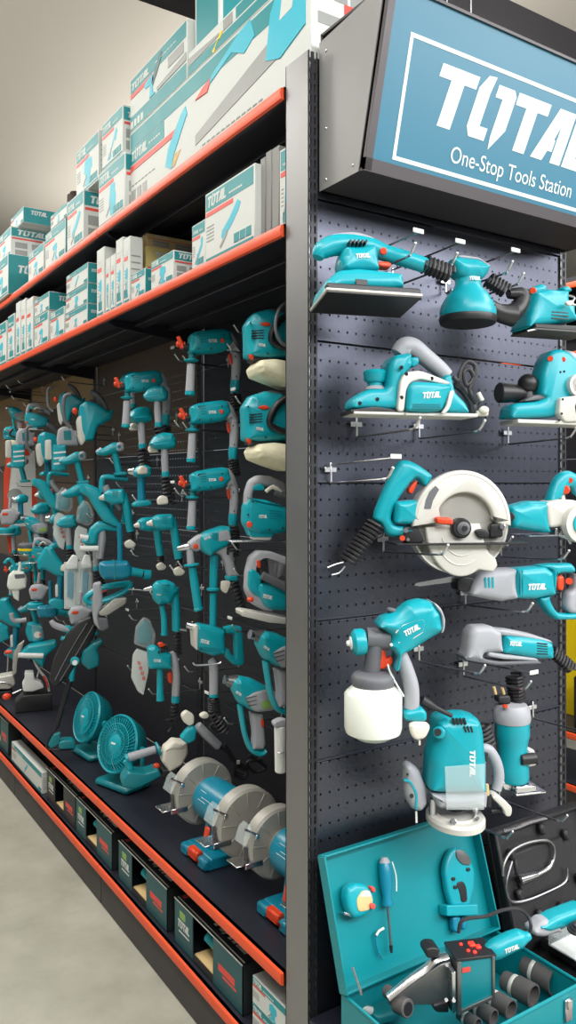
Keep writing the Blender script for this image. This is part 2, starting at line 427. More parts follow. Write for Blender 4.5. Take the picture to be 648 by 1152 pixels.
# ---------------------------------------------------------------- long shelving run
def shelf_part(root, z, ln, th=.034, m='shelf_dark'):
    g = [box(((XB+XF)/2, ln/2, z-.004), (XB-XF, ln-.003, .008)), box((XF+.004, ln/2, z-th/2), (.008, ln-.003, th)),
         box((XF+.16, ln/2, z-.018), (.05, ln-.01, .022), .003), box((XF+.30, ln/2, z-.018), (.05, ln-.01, .022), .003)]
    for y in (.004, ln-.006): g.append(slab([(XF+.01, z-.01), (XB-.01, z-.01), (XB-.01, z-.075), (XF+.06, z-.035)], y-.002, y+.002, 0, 0))
    s = mesh('shelf', m, g, root)
    rl = mesh('price_rail', 'rail', [slab([(XF-.001, z-.002), (XF-.009, z-.004), (XF-.012, z-.018), (XF-.009, z-.031), (XF-.001, z-.033)], .002, ln-.002, 0, 0)], s)
    return s
def bay(label, y0, ln, name='shelving_bay', tan=(), x=0):
    r = bpy.data.objects.new(name, None); COL.objects.link(r); r.location = (x, y0, 0)
    tag(r, label, 'shelving')
    for z in (ZU, ZS): shelf_part(r, z, ln)
    d = shelf_part(r, ZD, ln, .036, 'deck'); d.name = 'display_deck'
    d = shelf_part(r, ZK, ln, .036, 'deck'); d.name = 'base_deck'
    mesh('kick_plate', 'kick', [box((XF+.012, ln/2, .060), (.012, ln-.006, .118), .002)], r)
    z = ZD
    k = 0
    for k in range(7):
        z0 = ZD+.002+.336*k; z1 = min(z0+.333, ZU+.3)
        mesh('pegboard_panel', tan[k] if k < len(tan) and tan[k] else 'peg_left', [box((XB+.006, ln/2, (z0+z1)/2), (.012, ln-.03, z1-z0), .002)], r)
    mesh('upright', 'slots_y', [box((XB-.002, .019, 1.4), (.004, .034, 2.8)), box((XB+.03, .019, 1.4), (.05, .03, 2.8))], r)
    return r
B_ = None; Br = 'peg_brown_lit'; Ta = 'peg_tan_lit'
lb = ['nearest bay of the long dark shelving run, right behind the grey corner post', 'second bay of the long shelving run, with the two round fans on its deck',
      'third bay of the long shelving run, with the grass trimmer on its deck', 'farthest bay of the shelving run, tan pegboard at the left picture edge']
tn = [(), (B_, B_, B_, B_, Br, Br), (B_, B_, B_, Br, Br, Ta), (B_, B_, Br, Br, Ta, Ta)]  # browner to tan upwards, standing in for warm light on the rows
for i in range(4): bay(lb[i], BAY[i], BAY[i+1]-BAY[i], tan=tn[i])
# bay end at the near side is closed by the end display
# ---------------------------------------------------------------- end display
PW = .888
ed = bpy.data.objects.new('end_display_stand', None); COL.objects.link(ed)
tag(ed, 'dark pegboard end stand under the blue lettered sign', 'display stand')
for x0, fx in ((-.026, 1), (PW, -1)):
    u = mesh('upright', 'frame', [box((x0+.002 if fx > 0 else x0+.024, .05, 1.324), (.004, .0995, 2.648)), box((x0+.013, .098, 1.324), (.026, .003, 2.648)),
                                  box((x0+.024 if fx > 0 else x0+.002, .05, 1.324), (.004, .0995, 2.648)), box((x0+.013, .05, .004), (.026, .09, .008))], ed)
    mesh('slotted_strip', 'slots', [box((x0+.013, .0015, 1.324), (.026, .003, 2.644))], u, label=None) if 0 else mesh('slotted_strip', 'slots', [box((x0+.013, .0015, 1.324), (.026, .003, 2.644))], u)
zz = [.28, .616, .953, 1.291, 1.622, 1.962, 2.30, 2.64]
for a, b in zip(zz, zz[1:]):
    mesh('pegboard_panel', 'peg_end', [box((PW/2, .012, (a+b)/2), (PW-.002, .012, b-a-.004), .0015), box((PW/2, .004, a+.003), (PW-.002, .004, .004))], ed)
mesh('deck', 'deck', [box((PW/2, -.24, .345), (PW+.05, .48, .02), .003)], ed)
mesh('base', 'kick', [box((PW/2, -.24, .1675), (PW+.03, .46, .333), .003)], ed)
mesh('price_rail', 'rail', [box((PW/2, -.485, .335), (PW+.05, .01, .035), .003)], ed)
# ---------------------------------------------------------------- sign
def onSign(p):
    r = ray(p); t = (-.163-.246*(CAM.z-2.316)-CAM.y)/(r.y+.246*r.z); return CAM+r*t
SX0, SX1 = .004, .915
def sy(z): return -.163-.246*(z-2.316)
sg = T('sign_box', 'large teal blue lettered sign box above the end pegboard', 'sign', loc=(0, 0, 2.316))
zt = 2.690-2.316
def sp(x0, x1, P, m): # side polygon in YZ extruded along x
    n = len(P); V = [(x0, y, z) for y, z in P]+[(x1, y, z) for y, z in P]
    return V, [tuple(range(n)), tuple(range(n, 2*n))[::-1]]+[(i, n+i, n+(i+1) % n, (i+1) % n) for i in range(n)], m
yb = sy(2.316); yt = sy(2.69)
sg.add('casing', 'sign_frame', sp(SX0+.002, SX1-.002, [(-.004, 0), (yb, 0), (yb, .006), (-.004, .006)], 'sign_frame'), sp(SX0+.002, SX1-.002, [(-.004, zt-.006), (yt, zt-.006), (yt, zt), (-.004, zt)], 'sign_frame'),
       sp(SX0+.002, SX1-.002, [(-.004, 0), (-.010, 0), (-.010, zt), (-.004, zt)], 'sign_frame'))
for x in (SX0, SX1-.003):
    q = sg.add('side_panel', 'sign_side', sp(x, x+.003, [(-.002, 0), (yb+.012, 0), (yt+.012, zt), (-.002, zt-.02)], 'sign_side'))
    for y, z in ((-.03, .02), (yb+.03, .02), (-.03, .14), (-.03, zt-.05)): mesh('screw', 'steel', [ell((x, y, z), (.003, .004, .004), 5)], q)
n_ = Vector((0, -1, -.246)).normalized(); ev_ = Vector((0, -.246, 1)).normalized(); o_ = Vector((0, yb, 0)); H_ = zt/ev_.z
def sl(x0, x1, v0, v1, e, m):
    V = []
    for x, v in ((x0, v0), (x1, v0), (x1, v1), (x0, v1)):
        for k in (0, 1): q = o_+ev_*v+n_*(e*k); V.append((x, q.y, q.z))
    return V, [(0, 2, 4, 6), (1, 3, 5, 7), (0, 2, 3, 1), (2, 4, 5, 3), (4, 6, 7, 5), (6, 0, 1, 7)], m
fr = sg.add('frame', 'sign_frame', sl(SX0, SX1, -.002, .026, .012, 'sign_frame'), sl(SX0, SX1, H_-.006, H_, .012, 'sign_frame'), sl(SX0, SX0+.018, 0, H_, .012, 'sign_frame'), sl(SX1-.018, SX1, 0, H_, .012, 'sign_frame'))
fc = sg.add('face', 'sign_face', sl(SX0+.01, SX1-.01, .01, H_-.003, .006, 'sign_face'))
def s2(p):
    q = onSign(p); return (q.x, (q-Vector((0, yb, 2.316))).dot(ev_))
bl = s2((420, 174)); tl = s2((479, 44)); L0 = s2((475, 137)); L1 = s2((488, 68)); G0 = s2((503, 182))
print('SIGN', bl, tl, L0, L1, G0, H_, s2((648, 217)), s2((648, 242)), s2((648, 190)))
x0 = (bl[0]+tl[0])/2; x1 = SX1-(x0-SX0); v0 = bl[1]; v1 = tl[1]; bw = .009
pol = [rect(x0, v0, x1, v0+bw), rect(x0, v1-bw, x1, v1), rect(x0, v0+bw, x0+bw, v1-bw), rect(x1-bw, v0+bw, x1, v1-bw)]
fo = (0, o_.y+n_.y*.0062, n_.z*.0062)
sg.add('border', 'sign_white', plates(pol, fo, (1, 0, 0), ev_, n_), par=fc)
lw = (x1-x0)-2*(L0[0]-x0)
sg.add('lettering', 'sign_white', plates([[(x+L0[0], y+L0[1]) for x, y in P] for P in logo2(lw, (L1[1]-L0[1]))], fo, (1, 0, 0), ev_, n_), par=fc)
gw = lw-2*(G0[0]-L0[0])+.02
q = Vector(fo)+Vector((G0[0], 0, 0))+ev_*G0[1]
sg.add('tagline', 'sign_white', text_geo('One-Stop Tools Station', .052, q, (1, 0, 0), ev_, n_, width=gw), par=fc)
for p in ((503, 15), (530, 26)):
    q = onY(p, -.1)-sg.loc
    sg.add('wire', 'wire', cyl((q.x, -.1, zt-.01), (q.x, -.1, 4.2-2.316), .0016, seg=6))
# ---------------------------------------------------------------- cartons
SIL = {
 'drill': [(0, .62), (.1, .72), (.55, .8), (.7, .75), (.72, .55), (.62, .5), (.66, .1), (.8, .06), (.8, 0), (.4, 0), (.42, .08), (.48, .48), (.1, .5)],
 'saw': [(0, .1), (.1, .0), (.9, .62), (1, .9), (.9, 1), (.72, .92), (.7, .7), (.62, .66), (.05, .2)],
 'grind': [(0, .3), (.1, .2), (.2, .28), (.5, .45), (.9, .75), (1, .9), (.85, 1), (.45, .68), (.15, .5), (.05, .45)],
 'jig': [(.1, 0), (.9, 0), (.9, .1), (.7, .12), (.75, .5), (.95, .55), (.9, .9), (.4, 1), (.1, .9), (.05, .5), (.3, .4), (.3, .12), (.1, .1)],
 'lamp': [(.3, 0), (.7, 0), (.8, .5), (.72, .7), (.7, .95), (.3, .95), (.28, .7), (.2, .5)],
 'trim': [(0, .1), (.15, 0), (.3, .1), (.25, .25), (.6, .6), (.75, .55), (.95, .85), (.85, 1), (.65, .85), (.55, .7), (.18, .3), (.05, .25)],
}
def fit(P, x0, z0, x1, z1): return [(x0+x*(x1-x0), z0+z*(z1-z0)) for x, z in P]
def face_art(w, h, o, eu, ev, en, sil='drill', head='teal_print', small=False, extra=()):
    G = []; pl = lambda ps, m, k=1: G.append(M(m, plates(ps, o, eu, ev, en, .0006*k)))
    b = .03*h
    pl([rect(b, h*.74, w-b, h-b)], head)
    lw = min(w*.42, h*.62); lh = lw*.26
    pl([[(x+b*2.2, y+h*.78) for x, y in P] for P in logo2(lw, min(lh, h*.16))], 'card', 2)
    if w > lw*1.9: pl([rect(b*2.2+lw*1.1+i*w*.045, h*.80, b*2.2+lw*1.1+i*w*.045+w*.035, h*.825) for i in range(6) if b*2.2+lw*1.1+(i+1)*w*.045 < w*.95], 'card', 2)
    pl([rect(b, h*.655, b+lw*1.35, h*.715)], 'red_print')
    pl([rect(b, b, w-b, b+h*.035)], 'teal_print')
    s = min(w*.6, h*.6)
    pl([fit(SIL[sil], w*.5-s*.35, h*.1, w*.5+s*.55, h*.66)], 'cyan_print')
    pl([fit(SIL['saw'], w*.5-s*.42, h*.12, w*.5-s*.05, h*.34)], 'pic_grey', 2)
    n = int(w/(h*.24))
    pl([rect(w-b*2-h*.16*(i+1), h*.1, w-b*2-h*.16*i-h*.03, h*.22) for i in range(min(3, n))], 'teal_print', 2)
    pl([rect(b*1.5, h*.5-i*h*.05, b*1.5+w*.16, h*.515-i*h*.05) for i in range(5)], 'pic_grey')
    return G
def carton(label, xl, xr, ytop, base, dep=.22, X=-.018, sil='drill', side='white', body='card', head='teal_print', h=None, name='product_box', group=None, art=True, tilt=0):
    ya = onX((xl, 500), X).y; yn = onX((xr, 500), X).y
    z1 = onX((xr, ytop), X).z if h is None else base+h
    w = ya-yn; h = z1-base
    G = [box((dep/2, 0, h/2), (dep, w, h), .0015)]
    if art: G += face_art(w, h, (-.0002, w/2, 0), (0, -1, 0), (0, 0, 1), (-1, 0, 0), sil, head)
    o = (0, -w/2-.0002, 0); e = ((1, 0, 0), (0, 0, 1), (0, -1, 0))
    lw = min(dep*.8, h*1.6)
    if side == 'teal':
        G.append(M('teal_print', plates([rect(.002, .002, dep-.002, h-.002)], o, *e)))
        G.append(M('card', plates([[(x+dep*.15, y+h*.55) for x, y in P] for P in logo2(lw*.7, min(lw*.17, h*.3))], o, *e, t=.0016)))
    elif side == 'white':
        G.append(M(head, plates([rect(.004, h*.70, dep-.004, h*.96)], o, *e)))
        G.append(M('card', plates([[(x+dep*.1, y+h*.75) for x, y in P] for P in logo2(lw*.7, min(lw*.16, h*.17))], o, *e, t=.0016)))
        G.append(M('red_print', plates([rect(.006, h*.61, dep*.7, h*.66)], o, *e)))
        G.append(M('pic_grey', plates([rect(dep*.08+(i % 3)*dep*.3, h*(.1+.24*(i//3)), dep*.3+(i % 3)*dep*.3, h*(.28+.24*(i//3))) for i in range(6)], o, *e)))
    elif side == 'lines':
        G.append(M('pic_grey', plates([rect(dep*.1, h*.1*i, dep*.8, h*.1*i+h*.02) for i in range(2, 8)], o, *e)))
    ob = mesh(name, body, G); ob.location = (X, (ya+yn)/2, base+.0003)
    if tilt: ob.rotation_euler = (0, 0, math.radians(tilt))
    tag(ob, label, 'box', group)
    return ob, z1
G1 = 'cartons on the upper shelf'; G2 = 'cartons on the lower shelf'; G3 = 'cartons on the base deck'
# --- big cartons by the post
def big(label, xl, xr, z0, z1, X, dep, yn=None):
    ya = onX((xl, 500), X).y; yn = onX((xr, 500), X).y if yn is None else yn; w = ya-yn; h = z1-z0
    o = (-.0002, w/2, 0); e = ((0, -1, 0), (0, 0, 1), (-1, 0, 0))
    return ya, yn, w, h, o, e
ya, yn, w, h, o, e = big('', 146, 350, ZU, 2.885, .004, .3)
pl = lambda ps, m, k=1: M(m, plates(ps, o, *e, t=.0006*k))
G = [box((.15, 0, h/2), (.3, w, h), .0015), pl([rect(.008, h*.78, w-.008, h-.008)], 'teal_print'),
     pl([rect(.008, h*.58, w*.26, h*.77)], 'teal_print'), pl([[(x+.016, y+h*.615) for x, y in P] for P in logo2(w*.13, h*.12)], 'card', 2),
     pl([rect(w*.15+i*.02, h*.66, w*.15+i*.02+.015, h*.68) for i in range(5)], 'card', 2),
     pl([rect(.008, h*.49, w*.36, h*.56)], 'red_print', 2), pl([rect(.008, .006, w-.008, h*.07)], 'cyan_print'),
     pl([[(w*.27, h*.22), (w*.31, h*.14), (w*.33, h*.3), (w*.41, h*.62), (w*.40, h*.72), (w*.37, h*.66), (w*.29, h*.4)]], 'cyan_print', 3),
     pl([[(w*.31+i*.006, h*.15), (w*.315+i*.006, h*.15), (w*.34+i*.012, h*.28), (w*.33+i*.012, h*.28)] for i in range(4)], 'kraft', 2),
     pl([[(w*.46, h*.19), (w*.46, h*.30), (w*.86, h*.64), (w*.86, h*.40)]], 'pic_grey', 2),
     pl([[(w*.46, h*.68), (w*.50, h*.74), (w*.55, h*.78), (w*.53, h*.66)]], 'red_print', 4),
     pl([[(w*.52, h*.70), (w*.56, h*.80), (w*.70, h*.97), (w*.75, h*.99), (w*.77, h*.80), (w*.72, h*.72), (w*.66, h*.84)]], 'cyan_print', 3),
     pl([[(w*.82, h*.46), (w*.84, h*.86), (w*.87, h*1.0), (w*.98, h*1.0), (w*.98, h*.50), (w*.88, h*.38)]], 'cyan_print', 4),
     pl([[(w*.88, h*.72), (w*.89, h*.9), (w*.94, h*.92), (w*.93, h*.74)]], 'card', 5),
     pl([rect(.02+i*.05, h*.1, .055+i*.05, h*.24) for i in range(3)], 'pic_grey', 2), pl([rect(.02+i*.03, h*.3, .04+i*.03, h*.31) for i in range(7)], 'pic_grey', 2),
     pl([rect(w*.5+i*.03, h*.13, w*.5+i*.03+.02, h*.145) for i in range(12)], 'pic_grey', 2)]
o2 = (0, -w/2-.0002, 0); e2 = ((1, 0, 0), (0, 0, 1), (0, -1, 0))
G += [M('red_print', plates([rect(.10, h*.62, .24, h*.74)], o2, *e2)), M('pic_grey', plates([rect(.02+i*.05, h*.74, .06+i*.05, h*.88) for i in range(4)]+[rect(.02, h*.5, .09, h*.6)], o2, *e2))]
ob = mesh('product_box', 'card', G); ob.location = (.004, (ya+yn)/2, ZU+.0003); tag(ob, 'very long white garden tool carton with a grey blade picture, upper shelf by the post', 'box', G1)
zb = 2.886
def big2(label, xl, xr, z1, X=.004, dep=.28, yn=None, chain=True):
    ya, yn, w, h, o, e = big('', xl, xr, zb, z1, X, dep, yn)
    pl = lambda ps, m, k=1: M(m, plates(ps, o, *e, t=.0006*k)); hh = .19
    G = [box((dep/2, 0, h/2), (dep, w, h), .0015)]
    if chain:
        G += [pl([rect(.006, hh*.72, w-.006, h-.006)], 'teal_print'), pl([[(x+.012, y+hh*.76) for x, y in P] for P in logo2(w*.36, hh*.13)], 'card', 2),
              pl([rect(w*.48+i*.024, hh*.82, w*.48+i*.024+.018, hh*.84) for i in range(7)], 'card', 2), pl([rect(.006, hh*.62, w*.42, hh*.70)], 'red_print', 2),
              pl([rect(.006, .004, w-.006, hh*.28)], 'teal_print'), pl([fit(SIL['drill'], w*.28, hh*.3, w*.52, hh*.78)], 'cyan_print', 3), pl([fit(SIL['grind'], w*.42, hh*.36, w*.60, hh*.95)], 'dark_teal_print', 3),
              pl([rect(w*.7, hh*.5, w*.95, hh*.68)], 'pic_grey', 2), pl([[(w*.5, hh*.36), (w*.52, hh*.3), (w*.99, hh*.33), (w*.99, hh*.46)]], 'pic_grey', 3),
              pl([rect(.01+i*.03, .01, .03+i*.03, .035) for i in range(4)], 'card', 2)]
    else:
        G += [pl([rect(.002, .004, w-.006, h*.42)], 'teal_print'), pl([[(.002, h*.42), (.002, h*.75), (w*.3, h*.6), (w*.3, h*.5)]], 'pic_grey', 2), pl([rect(w*.45, h*.5, w-.006, h-.006)], 'teal_print', 1),
              pl([rect(w*.34, h*.5, w*.42, h*.9)], 'pic_grey', 2), pl([fit(SIL['trim'], w*.24, h*.02, w*.34, h*.6)], 'yellow', 3), pl([rect(w*.8, h*.55, w*.84, h*.9)], 'cyan_print', 3)]
    ob = mesh('product_box', 'card', G); ob.location = (X, (ya+yn)/2, zb+.0003); tag(ob, label, 'box', G1)
big2("chainsaw carton with teal bands on top of the very long carton's far end", 146.5, 210.5, 3.078)
big2('thin teal and white carton stacked on the very long white carton nearest the post', 212, 350, 2.962, chain=False)
ob = mesh('product_box', 'card', [box((.06, 0, .12), (.12, .16, .24), .001), M('teal_print', plates([rect(.01, .006, .15, .234)], (-.0002, .08, 0), (0, -1, 0), (0, 0, 1), (-1, 0, 0))), M('teal_print', plates([rect(.012, .006, .10, .234)], (0, -.0802, 0), (1, 0, 0), (0, 0, 1), (0, -1, 0)))])
ob.location = (.02, onX((233, 20), .02).y, 2.963); tag(ob, 'upright teal sided carton standing on the thin carton at the top of the picture', 'box', G1)
U = lambda *a, **k: carton(*a, group=G1, **k)
_, z = U('tall white carton with a teal lamp picture beside the very long carton, upper shelf', 111, 140.5, 170, ZU, sil='lamp', dep=.2)
U('white carton with a round picture on top of the tall lamp carton, teal corner', 115, 138, 117, z, sil='trim', dep=.16)
_, z = U('white drill carton on the upper shelf, its teal headed end turned to the aisle mouth', 75.5, 94, 212, ZU, dep=.24, sil='grind')
U('white two tool carton leaning tall on the drill carton, upper shelf', 86, 111, 146, z, dep=.10, sil='jig', X=.0, side='lines')
_, z = U('white carton with teal edge, lower of two left of the drill carton, upper shelf', 51, 73.5, 245, ZU, sil='drill', side='teal', dep=.15)
U('white carton, upper of two left of the drill carton on the upper shelf', 57, 75, 227, z, sil='lamp', side='lines', dep=.15)
U('small low white carton on the upper shelf between the stacks', 32, 49, 272, ZU, side='lines', dep=.2)
_, z = U('carton with a bare teal end at the bottom of the leftmost stack, upper shelf', -6, 9, 285, ZU, side='teal', dep=.30, X=-.05)
_, z = U('white carton with grey picture end in the middle of the leftmost stack, upper shelf', -2, 12, 254, z, side='white', dep=.29)
U('dark teal ended carton on top of the leftmost stack, upper shelf', 12, 26, 232, z, side='teal', dep=.25, X=.02)
for lx, ly, lab in ((66, 226, 'dark brown bag behind the cartons, the larger and farther'), (83, 212, 'dark brown bag peeping out beside the leaning carton')):
    p = onX((lx, ly), .2); ob = mesh('bag', 'bag', [xf(slab([(-.10, -.2), (-.09, .05), (-.03, .12), (.03, .12), (.09, .05), (.10, -.2)], -.055, .055, .04), Matrix.Rotation(math.pi/2, 4, 'Z'))]); ob.location = (.34, p.y+.1, p.z-.02); tag(ob, lab, 'bag')
    # cartons behind carry the bags
    bh = p.z-.22-ZU
    if bh > .03:
        o2 = mesh('product_box', 'card_grey', [box((0, 0, bh/2), (.12, .2, bh), .002)]); o2.location = (.345, p.y+.1, ZU+.0003); tag(o2, 'plain grey carton hidden behind the front cartons, under the '+('larger' if lx == 66 else 'peeping')+' brown bag', 'box')
# --- lower shelf
S_ = lambda *a, **k: carton(*a, group=G2, **k)
S_('white carton with a teal triangle right against the corner post, lower shelf', 314.5, 330, 160, ZS, sil='lamp', dep=.30, X=.004)
for i, (a, b, y) in enumerate(((306, 313.5, 163), (299, 305, 168), (293, 298, 176), (287.5, 292, 186))):
    S_(['grey flat carton standing on edge, the first left of the triangle carton', 'grey flat carton standing on edge, second of the grey row', 'grey flat carton standing on edge, third of the grey row', 'shortest grey flat carton, beside the large polisher carton'][i], a, b, y, ZS, body='card_grey', art=False, side='none', dep=.3, X=.002)
S_('large white carton with a big teal angle tool picture on the lower shelf', 231, 286.5, 183, ZS, sil='grind', side='none', head='pic_teal' if 0 else 'teal_print', dep=.12)
S_('smaller white carton half behind the large angle tool carton, lower shelf', 216, 231, 246, ZS, sil='saw', dep=.16, X=-.014)
S_('white carton with teal headed end reading the shop brand, left of the angle tool cartons', 170, 195, 281, ZS, sil='jig', dep=.15)
S_('small carton with teal side squeezed between yellow carton and slabs', 148, 163, 301, ZS, side='teal', dep=.07, sil='drill')
_, z = carton('yellow carton standing behind the small teal sided carton, lower shelf', 148, 164, 276, ZS, dep=.30, X=.06, body='yellowbox', art=False, side='white', head='yellowbox', group=G2)
carton('tan carton lying on the yellow carton, dark lettered end', 146, 165, 262, z, dep=.30, X=.065, body='kraft', art=False, side='white', head='kraft', group=G2)
for a, b, y, l in ((109, 117, 277, 'first upright white slab carton from the left beside the teal ended stack'), (119, 123.5, 289, 'second and shortest upright white slab carton'), (124.5, 129.5, 285, 'third upright white slab carton, in the middle of its row'), (130.5, 138, 266, 'tallest upright white slab carton, fourth of its row'), (139, 146, 265, 'last upright white slab carton, beside the yellow carton')):
    S_(l, a, b, y, ZS, side='lines', dep=.11 if a < 130 else .05, X=-.016, head='card')
z = ZS
for k, l in enumerate(('bottom', 'middle', 'top')):
    _, z = S_(l+' carton of the three with bare teal ends, lower shelf', 73.5+k*.6, 98+k*.3, 0, z, h=.082, side='teal', dep=.09, sil=('drill', 'jig', 'grind')[k])
_, z = S_('white carton at the bottom left of the teal ended trio, lower shelf', 39, 54, 0, ZS, h=.15, side='lines', dep=.15)
S_('carton with dark teal lettered end on top of its neighbour, left on the lower shelf', 39, 55, 0, z, h=.085, side='teal', dep=.28)
S_('small white carton tucked in front of the teal ended trio, lower shelf', 56.5, 72, 344, ZS, side='lines', dep=.1, sil='lamp')
for a, b, y, l in ((30, 37, 333, 'wide thin white carton upright near the left picture edge, lower shelf'), (24, 29, 335, 'thin white carton upright, one step further left on the lower shelf'), (18, 23, 338, 'third thin white carton from the left picture edge'), (9, 16, 352, 'low white carton near the left picture edge, lower shelf'), (-4, 7, 360, 'low white carton cut by the left picture edge, lower shelf')):
    S_(l, a, b, y, ZS, side='lines', dep=.2, head='card' if a > 17 else 'teal_print')
# --- base deck: cartons with an open window
def window_carton(label, xl, xr, h=.142, dark=False, X=-.006, art='teal', z=ZK, tool=True):
    ya = onX((xl, 1000), X).y; yn = onX((xr, 1000), X).y; w = ya-yn; dep = .20
    r = bpy.data.objects.new('window_carton', None); COL.objects.link(r); r.location = (X, (ya+yn)/2, z+.0003); tag(r, label, 'box', G3)
    fm = 'dark_teal_print'; a = w*.30; b = w*.60
    G = [box((dep/2, 0, .001), (dep, w, .002)), box((dep-.001, 0, h/2), (.002, w, h)), box((dep/2, 0, h-.001), (dep, w, .002)),
         box((dep/2, w/2-.001, h/2), (dep, .002, h)), box((dep/2, -w/2+.001, h/2), (dep, .002, h)),
         box((.001, w/2-a/2, h/2), (.002, a, h)), box((.001, -w/2+(w-b)/2, h/2), (.002, w-b, h)), box((.001, w/2-(a+b)/2, .012), (.002, b-a, .024))]
    c = mesh('body', 'dark_print', G, r)
    e = ((0, -1, 0), (0, 0, 1), (-1, 0, 0)); o = (-.0002, w/2, 0); pl = lambda ps, m, k=1: M(m, plates(ps, o, *e, t=.0005*k))
    P = [pl([rect(.003, .003, a-.002, h-.003), rect(b+.002, .003, w-.003, h-.003)], fm if not dark else 'dark_print'), pl([[(x+a*.18, y+h*.44) for x, y in Q] for Q in logo2(a*.66, h*.17)], 'card', 2),
         pl([rect(a*.3, h*.66, a*.6, h*.82)], 'green_print', 2), pl([rect(a*.25, h*.34, a*.8, h*.37)], 'card', 2), pl([rect(b+(w-b)*.2, h*.42, b+(w-b)*.75, h*.56), rect(b+(w-b)*.35, h*.34, b+(w-b)*.8, h*.38)], 'red_print', 2),
         pl([rect(0, h-.003, w, h)], 'card', 3)]
    e = ((0, -1, 0), (1, 0, 0), (0, 0, 1)); o = (0, w/2, h+.0002); pt = lambda ps, m, k=1: M(m, plates(ps, o, *e, t=.0005*k))
    P += [pt([rect(.005, .008, w-.005, .011), rect(.005, .11, w-.005, .113)], 'card'), pt([[(x+w*.45, y+.030) for x, y in Q] for Q in logo2(w*.48, .06)], 'card', 2),
          pt([fit(SIL['grind'], w*.12, .03, w*.38, .09)], 'teal_print', 2), pt([rect(.012, .02, .03, .035)], 'red_print', 2)]
    mesh('print', 'card', P, c)
    mesh('tray', 'kraft', [box((.06, w/2-(a+b)/2, .014), (.11, (b-a)*.98, .02), .002)], r)
    if tool:
        m = w/2-(a+b)/2
        mesh('packed_tool', 'teal', [cyl((.03, m+.03, .09), (.06, m-.035, .05), .017, seg=14, bv=.005), M('black', cyl((.05, m-.02, .055), (.11, m-.02, .04), .02)), M('black', box((.12, m, .07), (.02, .08, .09), .01))], r)
    return r
window_carton('nearest long dark teal window carton on the base deck, largest lettering on its front', 196.5, 273)
window_carton('dark teal window carton on the base deck right behind the nearest one', 133.5, 188)
window_carton('grey green window carton on the base deck with a teal tube in its window', 85.5, 126)
window_carton('black window carton on the base deck, empty looking dark opening', 53, 89-4, dark=True, tool=False)
carton('teal carton with white end tipped forward on the base deck under the orange rail', 13, 47, 0, ZK, h=.10, dep=.05, X=-.012, body='card', side='lines', head='teal_print', group=G3, sil='grind')
carton('tall dark carton standing behind the tipped teal carton, base deck', 24, 50, 0, ZK, h=.19, dep=.12, X=.06, body='dark_print', head='dark_teal_print', side='none', art=False, group=G3)
window_carton('dark window carton at the far left end of the base deck', -12, 9.5, h=.17, tool=False)
_, z = carton('lower of two white cartons on the base deck beside the corner post', 284, 330, 0, ZK, h=.075, dep=.2, sil='grind', group=G3, X=-.01)
carton('upper of two white cartons on the base deck beside the corner post', 284, 330, 0, z, h=.075, dep=.2, sil='jig', group=G3, X=-.012)
# ---------------------------------------------------------------- the next aisle, seen past the right edge
OX = 2.21
bay('shelving bay of the next aisle, orange rails seen past the right edge of the pegboard', .3, 1.277, x=OX)
bay('second shelving bay of the next aisle, hidden behind the first', 1.577, 1.277, x=OX)
bay('shelving bay of the next aisle at the right picture edge', -.977, 1.277, x=OX)
# ================================================================ hooks
def make_hook(label, loc, rz, L=.22, clip=True):
    r = bpy.data.objects.new('peg_hook', None); COL.objects.link(r); r.location = loc; r.rotation_euler = (0, 0, rz); tag(r, label, 'hook', 'steel peg hooks')
    mesh('back_bracket', 'wire', [box((0, -.003, .012), (.034, .004, .012), .001), box((0, -.005, .004), (.005, .004, .05), .001)], r)
    mesh('prong', 'rod_dark', [tube([(0, -.004, -.018), (0, -.03, -.019), (0, -L+.02, -.012), (0, -L+.006, -.008)], .0026, 6, 3)], r)
    mesh('prong_tip', 'wire', [tube([(0, -L+.02, -.012), (0, -L+.004, -.008), (0, -L-.012, .012)], .0028, 6, 3), ell((0, -L-.012, .012), (.004, .004, .004), 5)], r)
    if not clip: return r
    lr = mesh('label_arm', 'rod_dark', [tube([(0, -.004, .024), (0, -L-.02, .034)], .0022, 6, 1)], r)
    mesh('label_clip', 'white', [box((0, -L-.022, .037), (.030, .004, .010), .001)], lr)
    return r
HK = {}; NH = [0]
CLIP = ('at the upper left of', 'holding the front', 'through the handle', 'in front of the round', 'under the grey nosed')
def hook(label, p, wall='end', dz=0):
    """p = pixel of the bracket on the board"""
    q = onY(p, 0) if wall == 'end' else onX(p, XB); rz = 0 if wall == 'end' else -math.pi/2
    q.z += dz; NH[0] += 1
    c = any(k in label for k in CLIP) if wall == 'end' else NH[0] % 4 == 0
    if c not in HK: HK[c] = make_hook(label, q, rz, clip=c); return HK[c]
    return clone(HK[c], label, q, rz)
E = lambda lab, *p: hook(lab, p)
E('empty steel peg hook at the upper left of the circular saw', 371, 534)
E('steel peg hook below the left end of the planer', 400, 483)
E('second steel peg hook under the planer, right of the first', 470, 485)
E('steel peg hook under the second planer near the right edge', 570, 492)
E('steel peg hook carrying the circular saw handle', 430, 612)
E('steel peg hook under the blade guard of the circular saw', 500, 604)
E('steel peg hook beneath the marble cutter', 562, 618)
E('steel peg hook under the reciprocating saw blade clamp', 522, 672)
E('steel peg hook under the grey nosed oscillating tool', 520, 752)
E('steel peg hook between spray gun and oscillating tool', 470, 735)
E('steel peg hook right of the trim router', 598, 800)
E('steel peg hook holding the front of the finishing sander', 395, 306)
E('steel peg hook through the handle of the finishing sander', 440, 315)
E('steel peg hook passing in front of the round sander', 500, 322)
E('steel peg hook above the round sander pad', 512, 334)
E('steel peg hook crossing the third sander', 588, 345)
E('steel peg hook below the router base', 500, 905)
E('steel peg hook beside the router base above the black case', 560, 890)
